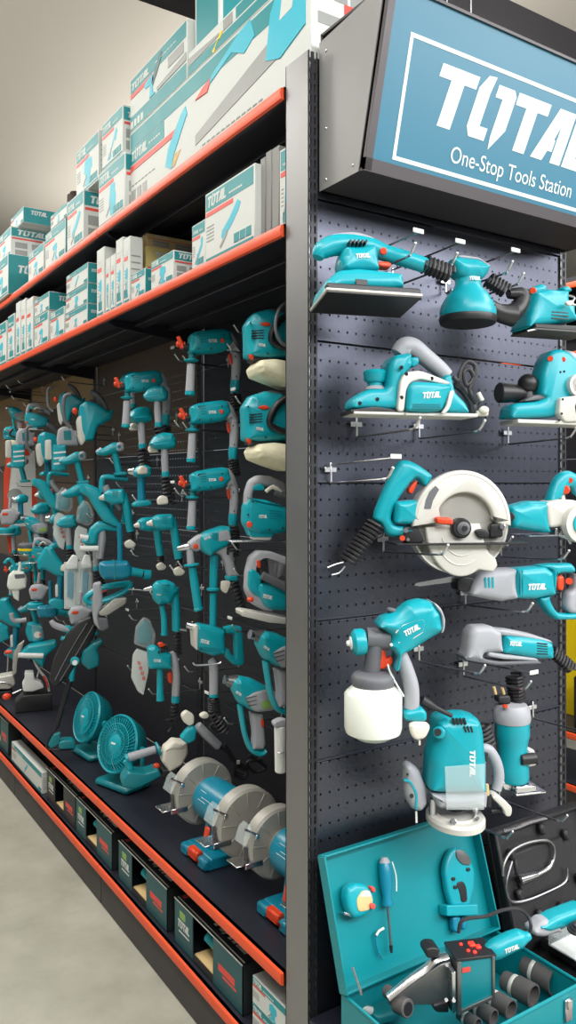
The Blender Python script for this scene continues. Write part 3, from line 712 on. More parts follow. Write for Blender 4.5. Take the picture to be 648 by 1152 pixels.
# ================================================================ end display tools
def cord(t, name, a, b, R, turns, w=0, extra=None, r=.0042):
    p0 = t.q(*a, w); p1 = t.q(*b, w); g = [coil(p0, p1, R, r, turns)]
    if extra: g += extra
    return t.add(name, 'rubber', *g)
# --- finishing sander
t = T('finishing_sander', 'teal finishing sander with a flat rectangular pad, top left of the end pegboard', 'sander', px=(405, 312), Y=-.14, phi=-18, crop=(350, 250, 4.05))
t.add('housing', 'teal', t.S([(140, 235), (132, 170), (150, 120), (290, 110), (305, 150), (302, 240)], -.040, .040, .024),
      t.S([(44, 352), (56, 292), (120, 236), (210, 228), (305, 236), (398, 250), (412, 268), (414, 322), (340, 326), (140, 322)], -.052, .052, .016))
t.add('handle', 'teal', tube(t.Q([(34, 158), (52, 125), (110, 98), (200, 92), (280, 108), (340, 132), (430, 160), (515, 190), (535, 205)]), [.012, .020, .024, .024, .022, .019, .019, .018, .014], 14, 5))
t.add('top_grip', 'grey_grip', tube(t.Q([(60, 98), (110, 74), (200, 68), (270, 82), (330, 108), (430, 145), (500, 168)]), [.006, .013, .015, .013, .010, .010, .006], 12, 5, sq=1.3))
a = t.q(240, 335); hw = .056; p0 = t.pt((42, 335)); p1 = t.pt((432, 335))
pc = ((p0[0]+p1[0])/2, 0, p0[1]); pw_ = p1[0]-p0[0]
pd = t.add('sanding_pad', 'black', box((pc[0], 0, pc[2]-.004), (pw_+.012, .122, .016), .003), M('plug', box((pc[0], 0, pc[2]-.012), (pw_+.018, .128, .006), .002)), M('black', box((pc[0], 0, pc[2]-.017), (pw_+.014, .124, .005), .001)))
t.add('trigger', 'orange', slab(t.P([(295, 185), (350, 182), (366, 196), (355, 212), (300, 205)]), -.012, .012, .004))
t.add('lock_button', 'orange', cyl(t.q(336, 132, -.024), t.q(336, 132, -.016), .008, bv=.002))
t.add('vent', 'black', *[slab(t.P([(180+i*18, 88), (190+i*18, 80), (194+i*18, 92), (184+i*18, 106)], -.036), -.038, -.02, .001, 0) for i in range(5)], box(tuple(t.q(226, 295, -.052)), (.028, .003, .014), .001))
t.logo((208, 174), (276, 170), .28, -.0415)
cord(t, 'spring_cord', (520, 185), (640, 240), .018, 7)
t.o.rotation_euler.x = math.radians(-9)
# --- random orbit sander
t = T('orbital_sander', 'teal round orbital sander with a black disc pad under the right half of the sign', 'sander', px=(527, 330), Y=-.16, phi=-25, crop=(488, 270, 4.05))
c0 = t.q(155, 350); k = t.len((35, 350, 280, 350))/2
t.add('housing', 'teal', lathe([(k*.98, 0), (k, .010), (k*.93, .030), (k*.74, .052), (k*.52, .068), (k*.46, .078), (k*.46, .10), (k*.5, .108)], c0, (0, 0, 1), 30))
t.add('palm_grip', 'teal', slab(t.P([(60, 100), (90, 85), (190, 95), (240, 130), (235, 160), (205, 190), (130, 195), (85, 165)]), -.036, .036, .024))
t.add('grip_pad', 'grey_grip', slab(t.P([(85, 88), (110, 78), (190, 90), (245, 128), (238, 140), (190, 105), (110, 98)]), -.026, .026, .010))
t.add('sanding_pad', 'black', lathe([(k*.6, .004), (k*1.0, 0), (k*1.02, -.006), (k*.98, -.017), (k*.9, -.020)], c0, (0, 0, 1), 30))
t.add('vent', 'black', *[box((c0[0]+.02+.006*i, -.036-.002*(2-i), c0[2]+.036-.007*i), (.045, .012, .0022)) for i in range(3)])
t.add('dust_port', 'black', tube(t.Q([(225, 290), (290, 330, .01), (360, 345, .02)]), [.020, .022, .028], 14, 4), tube(t.Q([(340, 345, .02), (385, 310, .03), (405, 250, .035), (340, 245, .03)]), [.026, .022, .018, .012], 12, 4))
cord(t, 'spring_cord', (245, 180), (330, 235), .017, 6, .02)
t.add('logo', 'white', plates(logo2(.03, .008), (c0[0]-.01, -k*.5-.001, c0[2]+.082), (1, 0, 0), (0, 0, 1), (0, -1, 0)))
# --- third sander
t = T('finishing_sander', 'small teal palm sander cut by the right edge, below the sign corner', 'sander', px=(617, 345), Y=-.17, phi=-15, crop=(488, 270, 4.05))
t.add('housing', 'teal', t.S([(450, 240), (520, 225), (600, 235), (610, 290), (630, 300), (640, 372), (500, 392), (412, 405), (420, 350), (440, 310)], -.045, .045, .02))
t.add('front_knob', 'teal', slab(t.P([(425, 225), (480, 203), (500, 215), (500, 245), (440, 262)]), -.02, .02, .012))
t.add('front_knob', 'teal', slab(t.P([(565, 222), (600, 212), (615, 240), (575, 252)]), -.02, .02, .012))
t.add('button', 'orange', cyl(t.q(452, 232, -.024), t.q(452, 232, -.014), .009, bv=.002))
a = t.pt((415, 400)); b = t.pt((665, 400))
t.add('sanding_pad', 'black', box(((a[0]+b[0])/2, 0, a[1]-.004), (b[0]-a[0]+.01, .105, .014), .003), M('socket', box(((a[0]+b[0])/2, 0, a[1]-.012), (b[0]-a[0]+.014, .108, .005), .001)))
t.add('paper_clamp', 'steel', tube(t.Q([(600, 250, -.03), (640, 262, -.04), (630, 290, -.045), (660, 300, -.04)]), .003, 6, 4))
t.add('paper_clamp', 'steel', cyl(t.q(425, 415, -.05), t.q(470, 405, -.05), .003))
t.add('cord', 'rubber', tube(t.Q([(330, 248, .05), (370, 238, .04), (430, 245, .02), (460, 262, .0)]), .006, 8, 4))
t.add('plug', 'plug', slab(t.P([(590, 285), (620, 275), (632, 295), (605, 305)], -.06), -.07, -.058, .003))
t.add('vent', 'black', *[box(tuple(t.q(575, 330+i*14, -.045)), (.05, .003, .0025)) for i in range(3)])
# --- planer
t = T('electric_planer', 'teal electric planer with grey arched handle lying on two hooks, upper left', 'planer', px=(465, 440), Y=-.14, phi=-20, crop=(390, 380, 4.05))
t.add('front_body', 'teal', t.S([(22, 325), (25, 285), (60, 255), (95, 235), (180, 232), (190, 120), (215, 80), (290, 70), (298, 130), (268, 160), (245, 200), (232, 330), (130, 328)], -.040, .040, .014))
t.add('depth_knob', 'teal', cyl(t.q(130, 205), t.q(130, 148), .0255, .0285, 22, .005), cyl(t.q(130, 235), t.q(130, 200), .018))
t.add('knob_skirt', 'grey_grip', cyl(t.q(130, 238), t.q(130, 218), .026, .017, 20))
t.add('handle', 'grey_grip', tube(t.Q([(232, 75), (262, 40), (305, 45), (360, 90), (420, 140), (455, 175)]), [.018, .022, .022, .021, .020, .018], 14, 5), tube(t.Q([(240, 85), (258, 60), (280, 60)]), [.012, .019, .019], 10, 3))
t.add('trigger', 'orange', slab(t.P([(288, 62), (312, 68), (316, 92), (296, 88)]), -.012, .012, .004), slab(t.P([(283, 115), (305, 118), (305, 135), (285, 132)]), -.014, .014, .003))
t.add('switch_housing', 'teal', t.S([(285, 90), (325, 85), (330, 120), (295, 140)], -.016, .016, .006))
t.add('side_frame', 'alu', slab(t.P([(262, 158), (330, 150), (400, 175), (470, 205), (455, 218), (400, 205), (330, 190), (285, 205), (268, 240), (258, 338), (226, 335), (240, 200)], -.045), -.052, -.035, .004))
t.add('belt_cover', 'teal', t.S([(268, 335), (275, 225), (300, 200), (400, 205), (475, 215), (470, 250), (430, 335), (360, 340)], -.060, -.02, .012))
t.add('cover_ribs', 'teal_deep', *[slab(t.P([(300, 300+i*9), (430, 302+i*9), (428, 306+i*9), (300, 304+i*9)], -.061), -.0615, -.055, 0, 0) for i in range(3)])
t.add('rear_body', 'teal', t.S([(440, 175), (470, 165), (482, 210), (490, 250), (540, 300), (555, 345), (440, 340), (420, 250)], -.036, .036, .012))
t.add('rear_strut', 'alu', slab(t.P([(470, 240), (492, 240), (470, 320), (450, 345), (430, 345), (445, 325), (455, 310)], -.06), -.062, -.05, .002))
a = t.pt((5, 345)); b = t.pt((232, 345)); c = t.pt((235, 352)); d = t.pt((560, 352))
t.add('sole_plate', 'alu', box(((a[0]+b[0])/2, 0, a[1]-.002), (b[0]-a[0], .092, .007), .002), box(((c[0]+d[0])/2, 0, c[1]-.001), (d[0]-c[0], .092, .008), .002), M('black', slab(t.P([(18, 328), (130, 312), (232, 330), (232, 345), (18, 345)], -.042), -.044, .04, .002, 0)))
t.add('screw', 'black', *[cyl(t.q(x, y, -.053 if x > 240 else -.042), t.q(x, y, -.04 if x > 240 else -.036), .0045, seg=10) for x, y in ((272, 165), (250, 272), (140, 280), (250, 135), (388, 185), (450, 320), (60, 298))])
t.logo((345, 277), (432, 272), .30, -.0608)
t.add('spring_cord', 'rubber', tube(t.Q([(485, 180), (510, 195), (520, 150), (550, 110), (585, 130), (575, 190), (545, 215), (535, 160), (560, 145), (580, 190), (560, 240), (590, 300)]), .0055, 8, 5), tube(t.Q([(490, 210, .02), (530, 240, .02), (570, 300, .01), (575, 340, .01)]), .010, 8, 4))
t.add('plug', 'plug', ell(t.q(625, 330, -.01), (.012, .012, .010)), cyl(t.q(600, 250, -.01), t.q(618, 285, -.01), .005), cyl(t.q(590, 345), t.q(640, 345), .007))
# --- second planer
t = T('electric_planer', 'teal electric planer with round grey belt housing, cut by the right edge', 'planer', px=(605, 440), Y=-.15, phi=-20, crop=(530, 380, 5.4915))
t.add('body', 'teal', t.S([(425, 360), (428, 240), (460, 130), (490, 80), (540, 68), (600, 90), (660, 150), (700, 330), (700, 440), (520, 490), (232, 498), (240, 425), (270, 405), (400, 395), (460, 370)], -.038, .038, .014))
t.add('handle', 'grey_grip', tube(t.Q([(570, 110), (610, 120), (655, 160), (720, 230)]), [.014, .016, .017, .017], 12, 4))
t.add('front_knob', 'black', ell(t.q(352, 285), (.027, .027, .027)), cyl(t.q(352, 400), t.q(352, 320), .022, .014))
t.add('dust_spout', 'black', cyl(t.q(330, 345, .01), t.q(165, 340, .01), .022, .027, 18, .004))
t.add('knob_skirt', 'grey_dark', slab(t.P([(285, 400), (350, 360), (440, 355), (465, 365), (400, 392)]), -.030, .030, .006))
t.add('belt_cover', 'alu', slab(t.P([(520, 470), (530, 372), (590, 365), (720, 345), (720, 520), (560, 525)], -.04), -.056, -.03, .006))
t.add('motor_port', 'alu', ring(t.q(655, 295, -.040), (0, 1, 0), .030, .023, .028), M('black', cyl(t.q(655, 295, -.03), t.q(655, 295, -.02), .024)))
t.add('pulley', 'black', cyl(t.q(690, 440, -.066), t.q(690, 440, -.05), .024, bv=.004))
a = t.pt((232, 520)); b = t.pt((760, 540))
t.add('sole_plate', 'alu', slab([(a[0], a[1]-.006), (b[0], a[1]-.010), (b[0], a[1]+.0), (a[0], a[1]+.004)], -.048, .048, .002, 0))
t.add('button', 'orange', cyl(t.q(568, 135, -.039), t.q(568, 135, -.03), .007, bv=.002), cyl(t.q(490, 128, -.040), t.q(490, 128, -.03), .007))
t.add('screw', 'black', *[cyl(t.q(x, y, -.058), t.q(x, y, -.05), .003, seg=8) for x, y in ((567, 380), (560, 468), (545, 510))], *[cyl(t.q(x, y, -.0395), t.q(x, y, -.03), .003, seg=8) for x, y in ((552, 212), (575, 208))])
# --- circular saw
t = T('circular_saw', 'big circular saw with a pale cast blade guard and teal handle at mid height', 'saw', px=(515, 590), Y=-.15, phi=-26, crop=(450, 520, 4.985))
cx, cz = t.pt((325, 345)); R = t.len((55, 345, 598, 345))/2
def arc(cx, cz, r, a0, a1, n, k=1): return [(cx+r*math.cos(math.radians(a0+(a1-a0)*i/n))*k, cz+r*math.sin(math.radians(a0+(a1-a0)*i/n))) for i in range(n+1)]
Rz = t.pt((325, 45))[1]-cz
up = arc(cx, cz, 1, 182, -2, 30); up = [(cx+(x-cx)*R, cz+(z-cz)*Rz) for x, z in up]
inn = [(cx+.006+(x-cx)*R*.60, cz+(z-cz)*Rz*.585) for x, z in arc(cx, cz, 1, 8, 150, 22)]
gd = t.add('upper_guard', 'alu', slab(up+[(cx+R*.72, cz+.001), (cx+R*.60, cz+.02)]+inn+[(cx-R*.42, cz+.006), (cx-R*.98, cz-.004)], -.034, -.012, .006, 0),
      ring((cx, .006, cz), (0, 1, 0), R*1.0, R*.965, .04, 40), lathe([(R*.965, 0), (R*.6, 0)], (cx, .02, cz), (0, 1, 0), 40),
      tube([(x, -.033, z) for x, z in [(cx+(x-cx)*R*.93, cz+(z-cz)*Rz*.93) for x, z in arc(cx, cz, 1, 172, 6, 16)]], .0022, 6, 2))
mesh('guard_window', 'grey_dark', [slab(t.P([(198, 132), (220, 152), (185, 215), (172, 262), (135, 262), (145, 210), (165, 165)], -.0345), -.0349, -.033, 0, 0)], gd)
t.add('fixed_guard', 'cast', cyl((cx, .010, cz), (cx, -.010, cz), R*.62, seg=40), M('alu', slab(t.P([(385, 215), (395, 215), (400, 340), (385, 340)], -.012), -.0135, -.009, 0, 0)), M('alu', slab([(cx+R*.12, cz+.0), (cx+R*.5, cz+R*.1), (cx+R*.45, cz+R*.38), (cx+R*.2, cz+R*.5)], -.013, -.009, .001, 0)))
t.add('motor_vents', 'black', *[slab([(cx-.012+math.cos(a)*.028, cz+.010+math.sin(a)*.028), (cx-.012+math.cos(a+.12)*.028, cz+.01+math.sin(a+.12)*.028), (cx-.012+math.cos(a+.25)*.060, cz+.01+math.sin(a+.25)*.060), (cx-.012+math.cos(a-.1)*.060, cz+.01+math.sin(a-.1)*.060)], -.012, -.0105, 0, 0) for a in [math.radians(d) for d in (75, 97, 119, 141, 160)]])
lp = [(cx+(x-cx)*R*.72, cz+(z-cz)*Rz*.97) for x, z in arc(cx, cz, 1, 183, 300, 20)]
t.add('lower_guard', 'alu', slab(lp+t.P([(505, 610), (528, 575), (520, 540), (480, 500), (455, 440), (430, 340)]), -.024, -.008, .005, 0),
      *[tube([(x, -.0245, z) for x, z in [(cx+(x-cx)*R*.72*k, cz+(z-cz)*Rz*.97*k) for x, z in arc(cx, cz, 1, 205, 300, 12)]], .0018, 6, 2) for k in (.78, .60)])
fl = t.q(345, 370, -.036); t.add('blade_flange', 'black', cyl((fl[0], -.012, fl[2]), (fl[0], -.040, fl[2]), .0245, .0245, 26, .004), M('grey_dark', cyl((fl[0]+.003, -.040, fl[2]), (fl[0]+.003, -.048, fl[2]), .016, .013, 20, .003)), M('black', cyl((fl[0]+.003, -.048, fl[2]), (fl[0]+.003, -.053, fl[2]), .007, seg=6)))
t.add('guard_lever', 'orange', slab(t.P([(190, 305), (280, 310), (292, 325), (290, 350), (200, 345)], -.04), -.052, -.034, .005))
a = t.pt((-45, 455)); b = t.pt((680, 430)); 
t.add('base_plate', 'black', box(((a[0]+b[0])/2, .012, t.pt((300, 452))[1]), (b[0]-a[0], .115, .0045), .001))
t.add('depth_bracket', 'black', t.S([(505, 345), (570, 340), (578, 420), (500, 425)], -.03, .0, .004), M('steel', cyl(t.q(575, 362, -.036), t.q(575, 362, -.02), .008, bv=.002)), M('black', t.S([(415, 385), (450, 372), (500, 385), (500, 425), (440, 425)], -.034, -.008, .003)))
h = T.crop if 0 else None
t.crop = (365, 500, 5.4)
t.add('handle', 'teal', slab(t.P([(292, 455), (302, 400), (345, 290), (380, 210), (420, 140), (450, 98), (500, 95), (560, 120), (650, 185), (640, 225), (600, 262), (570, 215), (545, 205), (500, 255), (440, 340), (405, 420), (400, 470), (440, 488), (540, 492), (545, 540), (480, 562), (410, 562), (370, 545), (345, 490)]), -.020, .020, .016),
      M('teal', t.S([(430, 350), (560, 335), (580, 470), (520, 485), (425, 480)], -.034, .05, .014)))
t.add('trigger', 'orange', slab(t.P([(515, 255), (545, 220), (562, 228), (530, 300), (510, 300), (502, 280)]), -.011, .011, .004))
t.add('bevel_bracket', 'black', t.S([(470, 500), (560, 495), (600, 560), (600, 600), (480, 600)], -.02, .0, .004), M('steel', cyl(t.q(495, 522, -.03), t.q(495, 522, -.018), .006)), M('steel', cyl(t.q(508, 578, -.03), t.q(508, 578, -.018), .004)), M('orange', cyl(t.q(474, 570, -.032), t.q(474, 570, -.018), .0065)))
t.add('spring_cord', 'rubber', coil(t.q(320, 475), t.q(140, 715), .019, .0042, 11), tube(t.Q([(300, 460), (330, 500), (350, 540), (320, 560), (200, 560)]), .005, 8, 4))
t.add('cable_tie', 'wire', tube(t.Q([(120, 715), (70, 728), (20, 748)]), .002, 6, 3), tube(t.Q([(125, 740), (90, 780), (45, 792)]), .002, 6, 3))
# --- marble cutter
t = T('marble_cutter', 'compact teal cutter with pale round guard, cut by the right picture edge at mid height', 'saw', px=(610, 590), Y=-.15, phi=-16, crop=(510, 520, 4.696))
t.add('motor', 'teal', t.S([(282, 262), (290, 235), (400, 205), (490, 205), (495, 375), (300, 345), (284, 310)], -.038, .038, .022))
t.add('handle', 'teal', slab(t.P([(490, 215), (500, 160), (530, 90), (560, 55), (600, 42), (640, 62), (700, 130), (690, 200), (640, 170), (610, 125), (575, 160), (555, 195)]), -.019, .019, .014))
t.add('trigger', 'orange', cyl(t.q(592, 145, -.02), t.q(592, 145, .02), .012, bv=.003), cyl(t.q(618, 96, -.021), t.q(618, 96, -.01), .007))
t.add('gear_head', 'alu', t.S([(478, 215), (560, 195), (640, 200), (700, 230), (700, 330), (500, 345)], -.040, .030, .01), slab(t.P([(560, 160), (575, 160), (585, 205), (560, 205)]), -.01, .01, .003))
c = t.pt((670, 325), -.05)
t.add('blade_guard', 'alu', ring((c[0], -.050, c[1]), (0, 1, 0), .050, .030, .022, 30), cyl((c[0], -.052, c[1]), (c[0], -.04, c[1]), .033))
t.add('blade', 'teal', cyl((c[0], -.065, c[1]), (c[0], -.060, c[1]), .030), M('steel', cyl((c[0], -.070, c[1]), (c[0], -.062, c[1]), .010)))
a = t.pt((350, 385)); b = t.pt((720, 400))
t.add('base_plate', 'steel', box(((a[0]+b[0])/2, 0, a[1]), (b[0]-a[0], .09, .003), .001), slab(t.P([(505, 345), (520, 345), (520, 385), (500, 385)]), -.03, .0, .001))
t.add('brush_cap', 'black', cyl(t.q(302, 288, -.042), t.q(302, 288, -.03), .011, bv=.002))
t.add('water_tap', 'steel', tube(t.Q([(560, 385, -.03), (600, 400, -.04), (620, 430, -.04)]), .004, 6, 3))
# --- reciprocating saw
t = T('reciprocating_saw', 'teal and grey reciprocating saw with a long bare blade pointing left', 'saw', px=(590, 660), Y=-.15, phi=-18, crop=(510, 520, 4.696))
t.add('boot', 'grey_grip', t.S([(85, 640), (125, 590), (190, 562), (320, 558), (330, 720), (250, 735), (140, 715), (75, 700)], -.032, .032, .020))
t.add('motor', 'teal', t.S([(318, 562), (480, 548), (520, 580), (530, 700), (420, 722), (318, 718)], -.034, .034, .018), *[M('teal_deep', t.S([(350+i*12, 572), (356+i*12, 572), (356+i*12, 710), (350+i*12, 710)], -.0345, .0345, .002, 0)) for i in range(2)])
t.add('handle', 'teal', t.S([(440, 545), (500, 535), (620, 532), (640, 560), (632, 585), (560, 585), (540, 600), (530, 690), (500, 712), (520, 760), (545, 795), (600, 800), (650, 795), (660, 830), (540, 832), (500, 800), (440, 715), (520, 690), (520, 570)], -.020, .020, .012))
t.add('rear_grip', 'grey_grip', slab(t.P([(625, 580), (650, 600), (665, 700), (655, 800), (600, 795), (580, 760), (590, 690), (625, 660)]), -.019, .019, .012))
t.add('trigger', 'orange', slab(t.P([(535, 600), (572, 595), (578, 640), (568, 680), (538, 670)]), -.013, .013, .006), cyl(t.q(612, 628, -.022), t.q(612, 628, -.01), .009))
t.add('slots', 'teal', *[slab(t.P([(165+i*19, 610), (175+i*19, 605), (177+i*19, 665), (167+i*19, 665)], -.033), -.0335, -.028, 0, 1) for i in range(3)])
t.add('shoe', 'black', t.S([(20, 615), (60, 605), (110, 610), (90, 680), (20, 680)], -.02, .02, .003))
t.logo((392, 676), (494, 672), .28, -.0348)
t.crop = (450, 520, 4.985)
t.add('blade', 'steel', slab(t.P([(80, 690), (90, 678), (290, 640), (320, 645), (320, 668), (110, 696)], 0), -.001, .001, 0, 0))
# --- spray gun
t = T('paint_spray_gun', 'teal paint spray gun with a milky white cup hanging at lower left', 'spray gun', px=(440, 745), Y=-.16, phi=-28, crop=(380, 665, 4.985))
t.add('motor_housing', 'teal', slab(t.P([(210, 190), (240, 140), (330, 105), (380, 60), (450, 42), (520, 55), (565, 110), (575, 190), (560, 225), (480, 275), (400, 325), (340, 345), (330, 430), (300, 430), (320, 350), (270, 300), (290, 240), (250, 210)]), -.042, .042, .030),
      M('grey_grip', slab(t.P([(520, 50), (560, 85), (582, 150), (575, 210), (555, 225), (566, 190), (560, 120), (515, 60)]), -.036, .036, .006)))
t.add('handle', 'grey_grip', tube(t.Q([(350, 340), (378, 420), (408, 520), (415, 600), (412, 655)]), [.013, .0165, .0175, .0175, .0175], 14, 5, sq=1.15))
t.add('handle_base', 'teal', slab(t.P([(360, 660), (460, 640), (490, 670), (486, 715), (440, 722), (362, 712)]), -.026, .026, .010))
t.add('air_tube', 'grey_dark', cyl(t.q(160, 262), t.q(285, 268), .023, .026, 18), cyl(t.q(220, 215), t.q(190, 460), .019, .020, 16))
t.add('air_cap', 'teal', lathe([(.012, 0), (.024, .004), (.030, .010), (.030, .028), (.026, .034)], t.q(72, 290, -.004), (1, 0, .08), 18))
t.add('nozzle', 'white', lathe([(.0, -.008), (.006, -.006), (.007, 0), (.015, .002), (.016, .012)], t.q(66, 292, -.006), (1, 0, .08), 14))
t.add('trigger', 'orange', slab(t.P([(230, 322), (262, 325), (270, 380), (290, 355), (308, 380), (300, 412), (262, 430), (222, 438), (216, 400)]), -.012, .012, .005))
cx, cz = t.pt((198, 520)); rr = t.len((38, 600, 358, 600))/2; zt = cz; zb2 = t.pt((198, 825))[1]; H = zt-zb2
t.add('cup_lid', 'grey_dark', lathe([(rr*.72, -.004), (rr*.76, .006), (rr*.76, .016), (rr*.70, .022), (rr*.62, .026), (rr*.3, .030)], (cx, 0, cz), (0, 0, 1), 30))
t.add('cup', 'bottle', lathe([(rr*.55, 0), (rr*.80, .010), (rr*.95, H*.12), (rr, H*.22), (rr, H*.82), (rr*.93, H*.87), (rr*.75, H*.95), (rr*.7, H)], (cx, 0, zb2), (0, 0, 1), 34))
t.add('cable_tie', 'white', tube(t.Q([(280, 410, -.02), (300, 470, -.025), (370, 590, -.02)]), .0022, 6, 4), ell(t.q(300, 302, -.04), (.004, .004, .004), 5))
t.add('adjust_knob', 'grey_dark', cyl(t.q(300, 118), t.q(305, 95), .012, bv=.003))
t.logo((378, 256), (468, 208), .30, -.0425)
t.add('logo_ring', 'alu', *[tube(t.Q(P, -.0405), .0016, 5, 3) for P in ([(325, 235), (370, 190), (470, 160), (485, 180), (478, 225)], [(478, 228), (420, 265), (340, 290)])])
t.add('cord', 'rubber', tube(t.Q([(470, 610, .02), (520, 640, .02), (560, 660, .02), (640, 700, .02)]), [.012, .010, .006, .005], 10, 4))
t.add('plug', 'plug', slab(t.P([(395, 740), (430, 728), (500, 732), (515, 760), (485, 820), (430, 832), (405, 800)], -.02), -.034, -.012, .008), cyl(t.q(458, 835, -.022), t.q(458, 862, -.022), .0025))
# --- oscillating tool
t = T('oscillating_tool', 'slim teal power tool with a wide grey head above the trim router', 'power tool', px=(575, 735), Y=-.15, phi=-18, crop=(508, 690, 4.629))
t.add('head', 'grey_grip', t.S([(78, 150), (85, 95), (110, 65), (200, 62), (255, 95), (260, 200), (160, 205), (150, 245), (66, 232), (75, 200)], -.030, .030, .016))
t.add('body', 'teal', slab(t.P([(245, 200), (258, 108), (360, 112), (450, 122), (505, 145), (515, 190), (505, 232), (430, 230)]), -.028, .028, .018))
t.add('top_grip', 'grey_grip', slab(t.P([(200, 72), (280, 78), (400, 102), (500, 135), (508, 150), (440, 138), (340, 122), (240, 112)]), -.020, .020, .010), slab(t.P([(170, 190), (260, 205), (420, 225), (430, 240), (250, 232), (165, 215)]), -.024, .024, .006))
t.add('vent', 'black', *[slab(t.P([(445, 152+i*14), (500, 158+i*13), (500, 163+i*13), (445, 157+i*14)], -.028), -.0285, -.02, 0, 0) for i in range(5)])
t.add('tool_pad', 'grey_dark', t.S([(62, 222), (160, 222), (175, 240), (250, 252), (450, 245), (470, 262), (240, 272), (70, 245)], -.026, .026, .004))
t.logo((300, 168), (368, 172), .30, -.0284)
t.add('spring_cord', 'rubber', coil(t.q(515, 190), t.q(625, 290), .014, .004, 8))
# --- router
t = T('plunge_router', 'tall teal plunge router with two pale side handles standing above the open toolbox', 'router', px=(507, 860), Y=-.17, phi=-27, crop=(440, 790, 4.985))
t.add('motor_housing', 'teal', slab(t.P([(195, 290), (225, 180), (235, 90), (275, 60), (400, 52), (470, 75), (495, 140), (505, 250), (512, 330), (505, 470), (380, 485), (250, 480), (188, 462)]), -.050, .050, .032))
t.add('vent', 'black', *[slab(t.P([(345+i*20, 98+i*0), (355+i*20, 92), (365+i*20, 122), (355+i*20, 128)], -.05), -.0505, -.04, 0, 0) for i in range(4)], *[slab(t.P([(405+i*18, 140), (415+i*18, 134), (425+i*18, 168), (415+i*18, 172)], -.05), -.0505, -.04, 0, 0) for i in range(3)])
t.add('brush_cap', 'teal', cyl(t.q(268, 170, -.056), t.q(268, 170, -.03), .014, bv=.003), M('black', cyl(t.q(262, 168, -.0575), t.q(262, 168, -.05), .0085)))
t.add('skirt', 'grey_grip', slab(t.P([(195, 475), (250, 485), (380, 490), (512, 470), (510, 530), (500, 560), (240, 560), (225, 520)]), -.046, .046, .018))
cx, cz = t.pt((360, 650)); rb = t.len((160, 650, 550, 650))/2
t.add('base', 'alu', lathe([(rb*.55, .0), (rb, .0), (rb, .012), (rb*.93, .018), (rb*.72, .018), (rb*.66, .022), (rb*.55, .014)], (cx, 0, cz-.006), (0, 0, 1), 36, sq=.8))
t.add('post', 'steel', *[cyl(t.q(x, 640, .0), t.q(x, 540, .0), .008) for x in (232, 470)], M('black', cyl(t.q(360, 600), t.q(360, 540), .018, .010)))
t.add('chip_shield', 'clear', slab(t.P([(300, 360), (525, 345), (520, 600), (310, 600)], -.055), -.058, -.055, .0, 0))
for nm, pts, w in (('handle', [(66, 345), (100, 332), (150, 370), (190, 470), (195, 560), (160, 600), (110, 590), (72, 520), (62, 420)], 0),):
    t.add('handle', 'grey_grip', slab(t.P(pts), -.024, .024, .018), M('teal', slab(t.P([(70, 432), (110, 438), (150, 510), (148, 605), (135, 605), (136, 520), (105, 450), (70, 445)], -.025), -.0255, -.015, .001)), M('black', cyl(t.q(92, 405, -.026), t.q(92, 405, -.02), .003)), M('black', cyl(t.q(115, 525, -.026), t.q(115, 525, -.02), .005)))
t.add('handle', 'grey_grip', tube(t.Q([(505, 260, .01), (550, 270, .01), (592, 340, .01), (605, 420, .01), (590, 490, .01)]), [.012, .013, .013, .013, .012], 12, 4))
t.add('depth_stop', 'black', cyl(t.q(522, 325, -.02), t.q(522, 285, -.02), .009), M('steel', cyl(t.q(522, 500, -.02), t.q(522, 325, -.02), .004)), M('kraft', cyl(t.q(540, 530, -.02), t.q(535, 460, -.02), .005)), cyl(t.q(540, 580, -.02), t.q(540, 520, -.02), .010))
t.add('guide_clamp', 'alu', t.S([(560, 530), (600, 520), (680, 590), (672, 640), (640, 640), (630, 600)], -.03, .01, .003), M('steel', cyl(t.q(350, 672, -.066), t.q(350, 672, -.04), .008, bv=.002)), M('steel', cyl(t.q(485, 650, -.058), t.q(485, 650, -.04), .004)), M('black', cyl(t.q(560, 612, -.01), t.q(640, 600, -.01), .006)))
p = t.pt((440, 425), -.0505); q = t.pt((450, 265), -.0505); L = math.hypot(q[0]-p[0], q[1]-p[1])
t.add('logo', 'white', plates(logo2(L, L*.2), (q[0]-.004, -.0505, q[1]), (0, 0, -1), (1, 0, 0), (0, -1, 0)))
t.add('hang_tag', 'white', slab(t.P([(135, 610), (145, 610), (147, 675), (137, 675)], -.01), -.012, -.009, 0, 0))
cord(t, 'spring_cord', (510, 120), (540, 240), .016, 5, .04)
# --- trim router
t = T('trim_router', 'slim upright teal trim router with a pale cap, right of the plunge router', 'router', px=(579, 840), Y=-.15, phi=-18, crop=(530, 770, 5.4915))
ax = t.pt((258, 590)); top = t.pt((250, 130)); w_ = t.len((165, 400, 355, 400))/2; H = top[1]-ax[1]
t.add('motor_housing', 'teal', lathe([(w_*.86, 0), (w_*.92, .006), (w_*.90, H*.2), (w_*.84, H*.45), (w_*.92, H*.55), (w_, H*.62), (w_, H*.80)], (ax[0], 0, ax[1]), (-.02, 0, 1), 26))
t.add('cap', 'grey_grip', lathe([(w_*1.04, H*.79), (w_*1.08, H*.84), (w_*1.04, H*.95), (w_*.85, H*1.02), (w_*.4, H*1.04)], (ax[0], 0, ax[1]), (-.02, 0, 1), 26), M('orange', cyl(t.q(210, 140, -.03), t.q(210, 128, -.03), .007)))
t.add('base_plate', 'steel', box(((t.pt((200, 0))[0]+t.pt((430, 0))[0])/2, 0, t.pt((300, 640))[1]), (.085, .085, .005), .001), box(tuple(t.q(330, 640, -.03)), (.06, .02, .018), .003))
t.add('collet', 'black', cyl(t.q(270, 625), t.q(268, 580), .012, .016))
